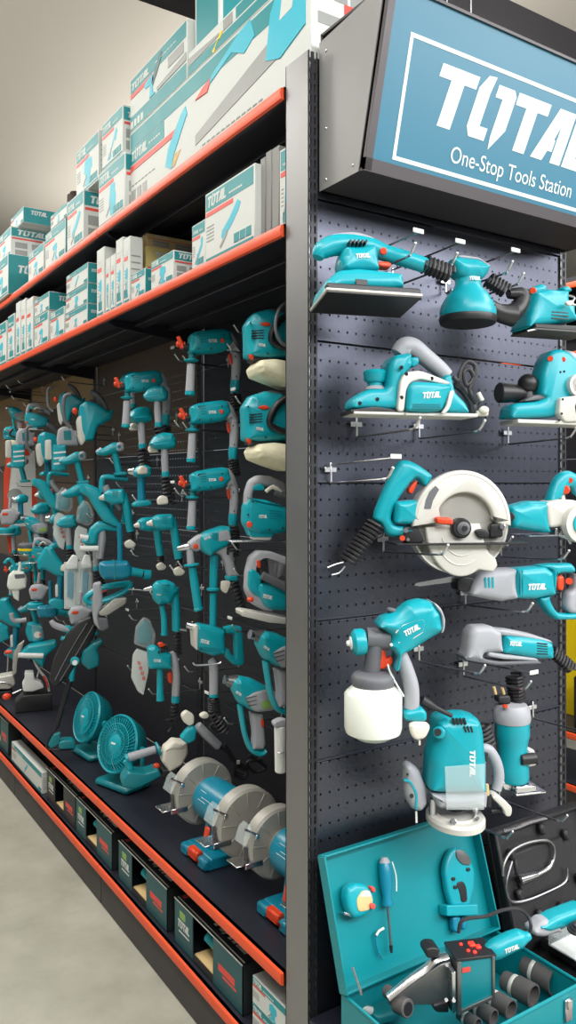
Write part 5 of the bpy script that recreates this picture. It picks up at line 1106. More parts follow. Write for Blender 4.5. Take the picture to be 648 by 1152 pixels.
t.add('trigger', 'orange', slab(t.P([(470, 560), (520, 550), (545, 570), (500, 578)], -.05), -.054, -.03, .003), ell(t.q(430, 735, -.03), (.008, .012, .014)))
t.logo((465, 685), (510, 690), .34, -.0515)
t.add('vent', 'black', *[slab(t.P([(430, 600+i*14), (500, 596+i*14), (500, 601+i*14), (430, 605+i*14)], -.05), -.0512, -.045, 0, 0) for i in range(4)], *[cyl(t.q(x, y, -.0515), t.q(x, y, -.045), .003, seg=8) for x, y in ((425, 560), (520, 725), (620, 520))])
t.add('skirt', 'black', slab(t.P([(415, 745), (640, 750), (640, 768), (430, 765)]), -.04, .04, .004))
p2 = again(po, (300, 505), (302, 413), 'shaded teal car polisher with cream wool bonnet right under the shelf', X=.13, scale=.97)
H('steel peg hook above the upper car polisher', 330, 378); H('steel peg hook crossing the lower car polisher', 332, 455); H('steel peg hook left of the upper polisher', 322, 398)
# grey coiled hose at the top by the post
t = TL('coiled_hose', 'grey coiled cord hanging beside the post over the upper polisher', 'cord', (318, 365), (190, 340, 4.765), X=.10)
t.add('coil', 'grey_dark', *[tube(t.Q([(640, 0, k), (600, 25, k), (575, 90, k), (575, 160, k), (605, 220, k), (645, 235, k)]), .005, 8, 4) for k in (-.012, -.002, .008)])
# --- jigsaws
js = t = TL('jigsaw', 'teal jigsaw with pale arched handle facing the post, above the second jigsaw', 'jigsaw', (295, 575), (190, 470, 4.765), X=.13)
t.add('body', 'teal', t.S([(400, 560), (405, 470), (430, 430), (520, 440), (600, 470), (680, 500), (690, 580), (600, 620), (480, 625), (420, 600)], -.034, .034, .018))
t.add('handle', 'grey_grip', slab(t.P([(402, 480), (405, 400), (425, 335), (470, 308), (540, 312), (620, 350), (700, 420), (690, 470), (620, 420), (540, 370), (470, 360), (445, 400), (440, 450)]), -.020, .020, .012), M('teal', t.S([(445, 365), (490, 350), (515, 370), (510, 390), (450, 390)], -.021, .021, .004)))
t.add('front_housing', 'teal', t.S([(420, 590), (450, 600), (560, 600), (560, 640), (440, 640)], -.024, .024, .004))
t.add('shoe', 'steel', box((t.q(470, 655)[0], 0, t.q(470, 657)[2]), (.17, .07, .004), .001), M('alu', t.S([(450, 630), (550, 630), (550, 655), (450, 655)], -.02, .02, .003)))
t.add('selector', 'orange', cyl(t.q(432, 572, -.037), t.q(432, 572, -.02), .009, bv=.002))
t.add('vent', 'teal_deep', *[slab(t.P([(540, 495+i*14), (600, 500+i*14), (600, 504+i*14), (540, 499+i*14)], -.0345), -.0348, -.03, 0, 0) for i in range(4)])
t.add('plug_tie', 'plug', tube(t.Q([(520, 395, -.03), (560, 370, -.04), (600, 400, -.04)]), .006, 8, 3), M('grey_dark', cyl(t.q(570, 400, -.04), t.q(640, 425, -.04), .009)))
t.logo((480, 538), (528, 538), .34, -.0345)
t.add('screw', 'black', *[cyl(t.q(x, y, -.035), t.q(x, y, -.03), .003, seg=8) for x, y in ((450, 450), (540, 600), (425, 520), (610, 590))])
t.add('seam', 'teal_deep', slab(t.P([(420, 425), (520, 455), (600, 462), (600, 467), (520, 460), (420, 430)], -.034), -.0348, -.03, 0, 0))
t.crop = (190, 580, 4.765)
j2 = t = TL('jigsaw', 'large teal and pale grey jigsaw with red trigger, lower one beside the post', 'jigsaw', (297, 660), (190, 580, 4.765), X=.12)
t.add('body', 'teal', t.S([(465, 400), (480, 360), (560, 350), (700, 380), (720, 480), (650, 510), (540, 505), (500, 480)], -.036, .036, .018))
t.add('frame', 'grey_grip', slab(t.P([(405, 400), (410, 300), (430, 220), (470, 185), (540, 190), (620, 220), (720, 300), (715, 350), (640, 290), (560, 255), (500, 240), (470, 270), (480, 350), (520, 440), (550, 510), (500, 505), (440, 470)]), -.024, .024, .010))
t.add('front_cover', 'teal', slab(t.P([(415, 380), (420, 290), (445, 280), (500, 330), (480, 380), (480, 440), (430, 410)], -.01), -.028, .02, .008))
t.add('trigger', 'orange', slab(t.P([(455, 235), (475, 232), (482, 275), (462, 280)]), -.026, .012, .003), slab(t.P([(500, 275), (550, 290), (560, 310), (510, 300)]), -.015, .015, .003), ell(t.q(437, 450, -.03), (.010, .012, .008)))
t.add('dust_tube', 'grey_dark', cyl(t.q(500, 320, -.04), t.q(690, 415, -.04), .012, .014, 14))
t.add('shoe', 'alu', slab(t.P([(370, 505), (390, 500), (540, 525), (640, 545), (640, 575), (520, 565), (375, 530)]), -.034, .034, .003, 1))
t.logo((500, 440), (555, 452), .34, -.0366)
H('steel peg hook beneath the upper jigsaw', 328, 612); H('steel peg hook crossing the lower jigsaw', 330, 640); H('steel peg hook below the lower jigsaw shoe', 328, 700)
# --- dome sander with grey grip and white plug
ds = t = TL('detail_sander', 'teal dome headed sander with grey stem, coiled cord and white plug', 'sander', (183, 505), (90, 480, 5.4))
t.add('head', 'teal', t.S([(420, 105), (450, 60), (500, 36), (560, 38), (585, 75), (580, 125), (540, 140), (450, 135)], -.030, .030, .022), M('cyan_print', slab(t.P([(440, 105), (540, 95), (545, 100), (445, 112)], -.031), -.0312, -.028, 0, 1)))
t.add('grip', 'grey_grip', tube(t.Q([(512, 135), (515, 200), (520, 280)]), [.013, .0145, .014], 12, 3), M('teal', cyl(t.q(520, 272), t.q(522, 308), .0155, bv=.002)))
t.add('spring_cord', 'rubber', coil(t.q(522, 305), t.q(545, 470), .020, .0045, 7))
t.add('plug', 'plug', slab(t.P([(465, 440), (490, 415), (530, 425), (535, 470), (470, 475)], -.03), -.045, -.02, .006))
d2 = again(ds, (186, 500), (160, 470), 'shaded grey stemmed sander one step behind the dome headed sander', rz=20)
d3 = again(ds, (186, 500), (178, 446), 'dark sander in the shade above the dome headed sander', rz=-15, scale=.95)
# --- angle drills: head with a down pointing handle
ad = t = TL('angle_drill', 'teal pistol shaped angle drill with a white cable plug below its grip', 'drill', (185, 600), (90, 480, 5.4))
t.add('body', 'teal', t.S([(435, 560), (470, 535), (560, 530), (575, 560), (570, 620), (500, 632), (450, 615)], -.028, .028, .016))
t.add('grip', 'teal', tube(t.Q([(555, 560), (575, 640), (590, 740), (600, 800)]), [.0155, .0165, .0165, .016], 14, 4, sq=1.2))
t.add('nose', 'alu', cyl(t.q(405, 592), t.q(440, 585), .007, .014, 14, .002))
t.add('vent', 'teal_deep', *[slab(t.P([(500+i*9, 545), (504+i*9, 545), (504+i*9, 590), (500+i*9, 590)], -.0285), -.0288, -.025, 0, 0) for i in range(4)])
t.add('spring_cord', 'rubber', coil(t.q(600, 800), t.q(598, 850), .012, .004, 4))
t.add('plug', 'plug', slab(t.P([(560, 870), (600, 845), (640, 880), (620, 905), (575, 905)], -.01), -.022, -.004, .006))
a2 = again(ad, (190, 588), (172, 589), 'pale nosed angle drill behind the plug carrying one', rz=12, scale=.9)
ag = t = TL('side_handle_drill', 'teal drill with round head and two down pointing teal handles, centre left', 'drill', (185, 690), (130, 640, 5.24))
t.add('head', 'teal', t.S([(215, 110), (240, 75), (300, 65), (350, 85), (370, 130), (320, 205), (250, 212), (222, 180)], -.032, .032, .022), *[M('teal_deep', slab(t.P([(275, 95+i*14), (320, 92+i*14), (320, 96+i*14), (275, 99+i*14)], -.0325), -.0328, -.03, 0, 0)) for i in range(5)])
t.add('grip', 'teal', tube(t.Q([(350, 110), (355, 220), (358, 300), (358, 365)]), [.015, .0165, .0165, .016], 14, 4, sq=1.2))
t.add('side_handle', 'teal', tube(t.Q([(272, 215), (285, 290), (288, 385)]), [.010, .0115, .012], 12, 3), cyl(t.q(288, 378), t.q(288, 390), .0135))
t.add('chuck', 'steel', cyl(t.q(165, 125), t.q(215, 115), .005, .012, 12, .002), cyl(t.q(75, 120), t.q(165, 125), .0025))
t.add('spring_cord', 'rubber', coil(t.q(360, 372), t.q(365, 500), .013, .004, 6), coil(t.q(250, 480, -.02), t.q(310, 465, -.02), .012, .004, 4))
t.logo((240, 155), (268, 158), .3, -.0325)
dg = t = TL('drywall_drill', 'teal drill with long pale grey handle hanging below the round headed drill', 'drill', (185, 750), (130, 640, 5.24))
t.add('body', 'teal', t.S([(190, 470), (230, 450), (280, 480), (330, 500), (330, 590), (200, 590)], -.030, .030, .014))
t.add('handle', 'grey_grip', tube(t.Q([(335, 490), (350, 560), (358, 640), (355, 745)]), [.012, .016, .0165, .016], 14, 4, sq=1.2), M('teal', cyl(t.q(355, 740), t.q(354, 790), .0165, bv=.003)))
t.add('side_handle', 'teal', tube(t.Q([(262, 590), (262, 700), (264, 775)]), [.012, .0125, .0155], 12, 2))
t.add('trigger', 'orange', slab(t.P([(305, 610), (330, 605), (330, 675), (310, 668)]), -.012, .012, .003), M('orange', slab(t.P([(245, 440), (270, 430), (300, 450), (260, 465)], -.03), -.034, -.02, .003)))
t.add('spring_cord', 'rubber', coil(t.q(350, 790), t.q(340, 900), .013, .004, 5), tube(t.Q([(340, 900), (300, 890), (330, 930), (310, 960)]), .004, 6, 4))
t.logo((222, 548), (270, 550), .34, -.0305)
# clear pack
bp = t = TL('blister_pack', 'clear blister pack with white card hanging left of the grey handled drill', 'blister pack', (160, 740), (130, 640, 5.24))
t.add('shell', 'clear', slab(t.P([(105, 440), (115, 340), (160, 280), (200, 295), (235, 380), (225, 450), (190, 470)]), -.022, .004, .010), slab(t.P([(90, 640), (100, 500), (125, 465), (190, 490), (195, 600), (160, 745), (130, 720)]), -.016, .004, .008))
t.add('card', 'card', slab(t.P([(92, 640), (102, 505), (125, 470), (190, 492), (195, 600), (165, 742), (130, 720)], .003), .003, .005, 0, 1), *[M('red_print', slab(t.P([(130+i*12, 540+i*30), (150+i*10, 550+i*30), (146+i*8, 570+i*30), (128+i*8, 560+i*30)], .002), .0015, .004, 0, 1)) for i in range(4)])
t.add('contents', 'teal_deep', slab(t.P([(125, 430), (130, 350), (165, 300), (200, 320), (215, 390), (200, 450)]), -.014, .0, .006))
for i, (x, y) in enumerate(((200, 470), (206, 560), (204, 620), (202, 690), (200, 745), (228, 665), (226, 770))):
    H(['steel peg hook above the dome headed sander', 'steel peg hook above the white plug', 'steel peg hook at the plug of the angle drill', 'steel peg hook beneath the round headed drill', 'steel peg hook across the grey handled drill', 'steel peg hook left of the impact drill side handle', 'steel peg hook right of the grey handled drill'][i], x, y)
# --- impact driver and cordless drill
idr = t = TL('impact_driver', 'cordless driver shell with round grey rear cap, top left of the dome sander', 'driver', (127, 515), (90, 480, 5.4))
t.add('body', 'teal', t.S([(100, 150), (150, 125), (200, 95), (260, 98), (268, 140), (220, 160), (150, 178), (108, 172)], -.028, .028, .016))
t.add('rear_cap', 'grey_grip', slab(t.P([(210, 108), (240, 92), (265, 105), (268, 140), (240, 155), (212, 145)]), -.030, .030, .010), M('teal_deep', cyl(t.q(238, 122, -.031), t.q(238, 122, -.028), .008)))
t.add('nose', 'grey_grip', cyl(t.q(98, 158), t.q(135, 148), .009, .018, 14, .003))
t.add('grip', 'teal', tube(t.Q([(210, 160), (225, 220), (240, 285)]), [.014, .0145, .015], 12, 3, sq=1.2), t.S([(205, 280), (280, 272), (290, 292), (215, 298)], -.022, .022, .004))
cdr = t = TL('cordless_drill', 'bright teal cordless drill shell without battery between driver and dome sander', 'drill', (157, 550), (90, 480, 5.4))
t.add('body', 'teal', t.S([(318, 275), (350, 240), (400, 228), (435, 250), (430, 300), (380, 312), (330, 305)], -.030, .030, .018))
t.add('chuck', 'steel', lathe([(.006, 0), (.012, .005), (.014, .014), (.018, .022)], t.q(290, 272), (1, 0, 0), 14))
t.add('grip', 'teal_blue', tube(t.Q([(370, 305), (372, 380), (375, 450)]), [.015, .015, .017], 12, 3, sq=1.2))
t.add('battery_foot', 'teal', t.S([(320, 470), (350, 450), (420, 445), (440, 465), (425, 480), (325, 488)], -.028, .028, .005))
H('steel peg hook under the cordless driver', 178, 520); H('steel peg hook under the cordless drill', 186, 546)
# --- blower
bl_ = t = TL('blower', 'teal electric blower with an open round nozzle pointing right', 'blower', (140, 645), (80, 590, 4.985), X=.15)
t.add('body', 'teal_blue', t.S([(160, 225), (180, 210), (320, 205), (340, 240), (335, 290), (300, 308), (180, 308), (165, 280)], -.040, .040, .016))
t.add('nozzle', 'teal', cyl(t.q(330, 262), t.q(400, 275), .018, .017, 18), ring(t.q(425, 282), (1, .0, -.1), .021, .015, .03, 20), M('black', cyl(t.q(405, 278), t.q(410, 279), .016)))
t.add('stem', 'teal_blue', tube(t.Q([(275, 210), (275, 100), (272, -10)]), [.011, .011, .012], 12, 2))
t.add('band', 'teal_deep', t.S([(240, 208), (250, 206), (250, 310), (240, 310)], -.041, .041, .002, 0))
# --- hedge trimmer-like handle
hd_ = t = TL('hedge_trimmer', 'teal loop handled trimmer with a long red trigger and grey blade guard', 'trimmer', (125, 675), (80, 590, 4.985), X=.12)
t.add('loop_handle', 'teal', tube(t.Q([(330, 330), (250, 340), (160, 360), (95, 400), (85, 425), (120, 440), (220, 415), (320, 360), (332, 325)]), .013, 12, 4, sq=1.3))
t.add('trigger', 'red_print', slab(t.P([(112, 385), (185, 352), (205, 362), (200, 372), (125, 405)]), -.010, .010, .004))
t.add('guard', 'cast', slab(t.P([(150, 490), (240, 410), (310, 405), (305, 440), (200, 508), (160, 510)]), -.025, .025, .006))
t.add('body', 'grey_grip', t.S([(112, 450), (125, 330), (170, 320), (180, 440), (150, 510), (160, 590), (130, 560)], -.02, .02, .012), M('grey_dark', t.S([(150, 520), (205, 520), (215, 580), (180, 600), (150, 590)], -.02, .02, .008)))
# --- big reciprocating frame tools
rc = t = TL('rebar_cutter', 'long teal tool with crooked pale handle crossing the wall at upper left', 'power tool', (120, 575), (90, 480, 5.4), X=.15)
t.add('arm', 'teal', slab(t.P([(0, 345), (60, 350), (110, 375), (150, 440), (200, 530), (250, 600), (215, 610), (140, 575), (90, 500), (50, 430), (0, 400)]), -.024, .024, .012))
t.add('top_frame', 'teal', tube(t.Q([(130, 400), (135, 320), (160, 305), (215, 310), (290, 318)]), .012, 10, 4))
t.add('grip', 'grey_grip', tube(t.Q([(150, 360), (175, 410), (215, 460), (250, 500)]), [.018, .016, .014, .012], 12, 4, sq=1.2))
t.add('foot_frame', 'teal', tube(t.Q([(195, 560), (190, 490), (215, 465), (265, 468), (275, 500), (262, 580)]), .010, 10, 3))
t.add('trigger', 'orange', slab(t.P([(142, 432), (158, 430), (165, 460), (148, 462)]), -.012, .012, .003))
sw = t = TL('stick_blower', 'pale curved handle tool with teal top, left of the grey handled angle drill', 'power tool', (115, 620), (90, 480, 5.4), X=.14)
t.add('handle', 'grey_grip', tube(t.Q([(130, 610), (135, 680), (125, 760), (120, 800)]), [.016, .018, .017, .016], 12, 3, sq=1.3))
t.add('head', 'teal', t.S([(45, 690), (60, 620), (110, 575), (165, 580), (240, 610), (250, 640), (150, 630), (110, 650), (95, 710), (60, 715)], -.026, .026, .012))
t.add('pole', 'teal_blue', cyl(t.q(232, 620), t.q(245, 756), .009))
t.add('barrel', 'white', cyl(t.q(0, 668, -.02), t.q(50, 675, -.02), .010), cyl(t.q(0, 740, -.03), t.q(110, 740, -.03), .012))
# --- big angle polisher / cut tools around x=100,y=460
dp_ = t = TL('angle_grinder', 'large teal angle grinder with a pale round gear cover in the upper left', 'grinder', (100, 470), (0, 400, 5.89), X=.16)
t.add('body', 'teal', t.S([(520, 420), (530, 330), (570, 300), (650, 320), (720, 370), (760, 350), (740, 420), (650, 470), (620, 560), (560, 570), (530, 500)], -.036, .036, .018))
t.add('gear_cover', 'alu', slab(t.P([(505, 430), (520, 400), (560, 395), (572, 430), (570, 560), (540, 600), (520, 560)]), -.034, .034, .008))
t.add('rear_handle', 'grey_dark', tube(t.Q([(600, 240), (650, 270), (690, 330), (710, 380)]), [.012, .015, .014, .012], 12, 3))
t.add('side_knob', 'orange', ell(t.q(497, 368, -.02), (.013, .013, .016)))
t.add('hose', 'grey_dark', tube(t.Q([(470, 255), (430, 270), (420, 340), (430, 430), (470, 480)]), .009, 10, 4))
# --- square clear boxed tool
bx_ = t = TL('palm_router', 'upright teal and pale boxy tool with a dark window, upper left cluster', 'power tool', (75, 500), (0, 400, 5.89), X=.16)
t.add('top_frame', 'grey_grip', slab(t.P([(375, 560), (385, 490), (420, 470), (470, 475), (490, 500), (520, 500), (520, 600), (380, 600)]), -.03, .03, .012), M('teal_deep', slab(t.P([(420, 500), (470, 495), (475, 560), (425, 560)], -.031), -.0315, -.028, 0, 1)))
t.add('column', 'alu', t.S([(300, 560), (340, 555), (345, 690), (300, 690)], -.02, .02, .005))
t.add('body', 'teal', t.S([(350, 590), (440, 590), (445, 760), (400, 770), (345, 760)], -.034, .034, .012), *[M('white', slab(t.P([(355, 640+i*36), (435, 632+i*36), (437, 644+i*36), (357, 652+i*36)], -.0345), -.035, -.03, 0, 0)) for i in range(3)])
# ---- steel jaw pliers pack
pk2 = t = TL('twin_blister_pack', 'pair of tall clear packs with pale caps, centre of the left cluster', 'blister pack', (88, 650), (0, 600, 5.89), X=.12)
t.add('shell', 'clear', t.S([(430, 240), (450, 200), (510, 215), (500, 500), (430, 480)], -.018, .01, .006), t.S([(530, 240), (545, 200), (610, 215), (600, 490), (540, 470)], -.018, .01, .006))
t.add('contents', 'teal_blue', t.S([(448, 250), (490, 260), (485, 440), (445, 420)], -.010, .004, .004), t.S([(548, 250), (588, 260), (580, 440), (545, 420)], -.010, .004, .004), M('white', t.S([(440, 200), (480, 140), (520, 150), (515, 235), (440, 240)], -.014, .008, .006)), M('white', t.S([(540, 195), (560, 140), (600, 145), (612, 230), (545, 235)], -.014, .008, .006)))
t.add('card', 'card', slab(t.P([(425, 190), (620, 180), (605, 500), (425, 500)], .012), .011, .013, 0, 0))
cd_ = t = TL('cordless_drill', 'deep teal cordless drill shell left of the twin clear packs', 'drill', (62, 645), (0, 600, 5.89), X=.12)
t.add('body', 'teal', t.S([(245, 180), (300, 90), (350, 85), (375, 140), (440, 230), (440, 290), (370, 280), (300, 240), (250, 240)], -.032, .032, .018))
t.add('grip', 'teal_blue', tube(t.Q([(400, 280), (395, 360), (390, 450)]), [.016, .016, .018], 12, 3, sq=1.2), M('white', slab(t.P([(365, 340), (385, 335), (385, 420), (368, 425)], -.018), -.022, -.01, .002)))
t.add('battery_foot', 'teal', t.S([(320, 460), (350, 435), (420, 440), (430, 490), (400, 512), (330, 480)], -.028, .028, .006))
sd_ = t = TL('orbital_sander', 'pale topped round sander with teal rim hanging left of the deep teal drill', 'sander', (41, 670), (0, 600, 5.89), X=.10)
c_ = t.q(235, 490); 
t.add('pad', 'teal', lathe([(.0, -.004), (.040, -.004), (.044, .006), (.044, .020), (.036, .026)], c_, (0, 0, 1), 22), M('white', lathe([(.040, -.008), (.042, -.003), (.02, -.003)], c_, (0, 0, 1), 22)))
t.add('body', 'grey_grip', t.S([(190, 380), (210, 345), (270, 335), (330, 360), (310, 400), (280, 440), (205, 440)], -.03, .03, .016), M('orange', slab(t.P([(205, 368), (245, 362), (250, 380), (212, 385)], -.031), -.032, -.02, .002)), M('grey_grip', tube(t.Q([(255, 330), (262, 260)]), .008, 8, 1)))
jg = t = TL('paint_sprayer', 'white jug shaped sprayer with a small dark window at far left', 'sprayer', (20, 650), (0, 600, 5.89), X=.08)
t.add('tank', 'bottle', t.S([(45, 350), (55, 280), (90, 245), (160, 255), (180, 300), (175, 360), (120, 380), (60, 375)], -.035, .035, .016), M('bottle', t.S([(75, 370), (130, 375), (125, 450), (90, 430)], -.02, .02, .008)))
t.add('window', 'grey_dark', slab(t.P([(95, 272), (160, 268), (168, 295), (100, 302)], -.036), -.037, -.03, .001))
t.add('neck', 'bottle', tube(t.Q([(125, 255), (135, 215), (130, 190)]), .010, 10, 2))
t.add('hose', 'teal', tube(t.Q([(30, 200), (60, 170), (90, 200), (100, 240)]), .010, 10, 3))
yp = t = TL('sanding_disc_pack', 'stack of discs with a bright yellow band at far left', 'disc pack', (31, 610), (0, 600, 5.89), X=.10)
c_ = t.q(185, 110)
t.add('discs', 'grey_dark', lathe([(.050, .010), (.052, .014), (.052, .030), (.040, .038)], c_, (0, 0, 1), 24))
t.add('yellow_disc', 'yellow', lathe([(.050, -.004), (.053, -.002), (.053, .008), (.050, .010)], c_, (0, 0, 1), 24))
t.add('pad', 'teal', lathe([(.040, -.020), (.048, -.014), (.050, -.004)], c_, (0, 0, 1), 24))
# --- big round red-edged box at far left
rs = t = TL('saw_blade_card', 'big white card with a red rim holding a round blade, far left', 'card', (28, 555), (0, 500, 5.89), X=.25)
t.add('card', 'white', slab(t.P([(60, 60), (230, 40), (250, 540), (60, 545)]), 0, .004, 0, 0))
t.add('rim', 'orange', slab(t.P([(50, 50), (60, 40), (180, 30), (200, 70), (110, 80), (72, 150), (58, 300), (58, 400), (66, 540), (24, 545), (24, 200)], -.002), -.004, .001, 0, 1), slab(t.P([(210, 270), (244, 265), (246, 500), (212, 440)], -.002), -.004, .001, 0, 0), slab(t.P([(45, 600), (80, 590), (105, 720), (60, 720)], -.002), -.004, .001, 0, 0))
c_ = t.q(100, 340, -.004); t.add('blade', 'pic_grey', cyl((c_[0], -.006, c_[2]), (c_[0], -.003, c_[2]), .045, seg=28))
# --- copies that fill the far cluster
CL = [
 (idr, (127, 515), (88, 562), 'cordless driver shell beside the long teal tool arm', 10, 1.15), (idr, (127, 515), (22, 528), 'slim teal driver pointing left over the red rimmed card', -12, 1.02),
 (cdr, (157, 550), (52, 520), 'small cordless drill under the shaded far left hooks', 15, 1.02), (cdr, (157, 550), (62, 600), 'cordless drill shell above the deep teal drill', 0, 1.09),
 (ds, (186, 500), (47, 575), 'grey stemmed sander in the middle of the far left cluster', 10, 1.02), (ds, (186, 500), (77, 590), 'grey stemmed sander above the twin clear packs', -8, 1.02),
 (ds, (186, 500), (15, 600), 'grey stemmed sander close to the left picture edge', 12, 1.02), (bp, (160, 740), (70, 585), 'clear striped pack left of the long teal tool', 0, 1.02),
 (bp, (160, 740), (93, 600), 'clear pack with green stripes under the long teal tool', 8, 0.96), (ad, (190, 588), (135, 560), 'teal angle drill behind the crooked handle tool', -10, 1.09),
 (ad, (190, 588), (55, 556), 'small angle drill over the pale blade card', 14, 0.96), (rh, (219, 546), (150, 440), 'shaded rotary hammer far under the shelf', 0, 1.09),
 (hg, (283, 790), (40, 596), 'small heat gun between disc pack and blade card', 0, 0.90), (dp_, (100, 470), (52, 500), 'second angle grinder in the shaded upper left', 10, 0.90),
 (sd_, (41, 670), (84, 695), 'small round sander under the twin clear packs', 0, 1.02), (cd_, (62, 645), (14, 700), 'deep teal drill shell low at the left picture edge', -10, 1.15),
 (sd_, (41, 670), (10, 590), 'round sander at the left picture edge', 0, 1.15), (cdr, (157, 550), (22, 575), 'cordless drill shell in front of the red rimmed card', 20, 1.02),
 (js, (295, 575), (38, 470), 'dark jigsaw in the shade at upper left', 0, 0.77), (hg, (283, 790), (20, 470), 'dark heat gun in the shade at the far upper left', 5, 0.77),
 (bx_, (75, 500), (28, 500), 'boxy pale tool beside the dark jigsaw', 5, 1.02), (ds, (186, 500), (108, 610), 'grey stemmed sander below the crooked handle tool', 8, 1.09),
 (rh, (219, 546), (20, 640), 'rotary hammer behind the white jug sprayer', -8, .95), (js, (295, 575), (45, 620), 'teal jigsaw behind the yellow banded discs', 0, .7), (idr, (127, 515), (35, 690), 'cordless driver shell low in the left cluster', 0, 1.0),
 (rc, (120, 575), (60, 562), 'second long teal tool arm, farther left', 6, .9), (bl_, (140, 645), (60, 690), 'small teal blower over the mitre saw', 0, .8), (cdr, (157, 550), (100, 700), 'cordless drill shell behind the trimmer guard', 0, .9),
 (dp_, (100, 470), (75, 455), 'angle grinder in the deepest shade of the upper left', -8, .8), (ag, (185, 690), (40, 640), 'round headed teal drill between discs and deep teal drill', 0, .85), (idr, (127, 515), (85, 525), 'cordless driver shell right of the boxy tool', 0, 1.1),
 (bp, (160, 740), (45, 600), 'clear blister pack over the yellow banded discs', -5, .8), (ds, (186, 500), (150, 428), 'dark grey stemmed sander in the shade of the shelf', 25, .9), (po, (300, 480), (12, 490), 'car polisher at the left picture edge in the shade', 0, .55)]
for s_, p1, p2, lab, rz, sc_ in CL:
    Xp = {'heat_gun': .15, 'jigsaw': .13, 'car_polisher': .13, 'blower': .15}.get(s_.o.name.split('.')[0], XM)
    again(s_, p1, p2, lab, X=Xp, rz=rz, scale=sc_)
hk = [('over the large angle grinder', 118, 430), ('beneath the large angle grinder', 135, 492), ('second, beneath the large angle grinder', 128, 486), ('right of the boxy tool', 100, 540), ('under the crooked handle tool', 150, 580), ('below the crooked handle tool', 155, 603),
      ('behind the blower', 150, 620), ('above the loop handled trimmer', 150, 665), ('right of the loop handled trimmer', 155, 680), ('above the clear blister pack', 180, 672), ('in the shade at the far upper left', 55, 450), ('beside it in the shade, further right', 70, 458),
      ('first in the pale patch under the shelf', 48, 438), ('second in the pale patch under the shelf', 62, 432), ('above the red rimmed card', 40, 530), ('across the red rimmed card', 60, 545), ('above the yellow banded discs', 70, 610), ('over the deep teal drill', 90, 600), ('below the twin clear packs', 110, 692), ('lowest of the left cluster', 120, 697)]
for l, x, y in hk: H('steel peg hook '+l, x, y)
# ================================================================ machines standing on the display deck
# --- bench grinders: axle along y, rests toward the aisle
bg = T('bench_grinder', 'blue bench grinder with two pale grey wheel guards, farthest of the row', 'bench grinder', loc=(.150, .750, ZD+.0005))
ah = .158; gR = .108
bg.add('base', 'teal_blue', xf(slab([(-.095, 0), (.095, 0), (.098, .02), (.085, .036), (-.085, .036), (-.098, .02)], -.085, .085, .006, 1), Matrix.Identity(4)), box((-.098, -.06, .018), (.03, .05, .034), .006), box((-.098, .06, .018), (.03, .05, .034), .006))
bg.add('neck', 'teal_blue', xf(slab([(-.06, .03), (.055, .03), (.045, .12), (-.045, .12)], -.035, .035, .008, 1), Matrix.Identity(4)))
bg.add('switch', 'orange', box((-.100, 0, .026), (.028, .062, .032), .005), box((-.100, -.045, .020), (.026, .016, .024), .004))
bg.add('stop_button', 'orange', box((-.058, .0, .075), (.012, .028, .05), .004, Matrix.Rotation(math.radians(12), 3, 'Y')))
bg.add('motor', 'teal_blue', lathe([(.052, -.095), (.068, -.085), (.070, -.04), (.070, .05), (.068, .085), (.052, .095)], (0, 0, ah), (0, 1, 0), 34), *[M('white', box((-.0705*math.cos(a), .0+dy, ah+.0705*math.sin(a)), (.0012, L, .0012), rot=Matrix.Rotation(a, 3, 'Y'))) for a, dy, L in ((.3, .02, .05), (.45, -.01, .08), (.7, .03, .04))])
for s in (-1, 1):
    yy = s*.150
    g = [lathe([(.03, -.026), (gR*.93, -.026), (gR, -.020), (gR, .020), (gR*.93, .026), (.03, .026)], (0, yy, ah), (0, 1, 0), 44)]
    for k in range(9):
        a = math.radians(20+k*38); g.append(box((gR*.70*math.cos(a), yy-.0275, ah+gR*.70*math.sin(a)), (gR*.42, .003, .004), .001, Matrix.Rotation(-a, 3, 'Y')))
    g.append(M('steel', cyl((-.01, yy-.034, ah), (-.01, yy-.026, ah), .010, seg=8)))
    g.append(M('disc', box((-gR*.82, yy, ah-.01), (.05, .02, .04), .003)))
    bg.add('wheel_guard', 'cast', *g)
    bg.add('tool_rest', 'steel', box((-gR-.022, yy, ah-.030), (.058, .062, .004), .001), box((-gR+.01, yy-.030, ah-.036), (.06, .004, .016), .001))
    bg.add('axle_boss', 'cast', cyl((0, yy-s*.026, ah), (0, yy-s*.060, ah), .045, .052, 24))
    e = bg.add('eye_shield', 'clear', xf(slab([(-.032, -.028), (.032, -.028), (.036, .014), (.022, .032), (-.022, .032), (-.036, .014)], -.001, .001, 0, 1), Matrix.Translation((-gR-.010, yy, ah+.050)) @ Matrix.Rotation(math.radians(90), 4, 'Z') @ Matrix.Rotation(math.radians(25), 4, 'X')))
    mesh('shield_arm', 'steel', [cyl((-gR*.8, yy-.028, ah+.05), (-gR-.02, yy-.028, ah+.075), .004, seg=8), box((-gR*.8, yy-.028, ah+.045), (.014, .01, .014), .002)], bg.o)
for i in (0,):
    pass
g2 = clone(bg.o, 'blue bench grinder with red switches next to the corner post, nearest of the row', Vector((.165, .300, ZD+.0005)), 0, .96)
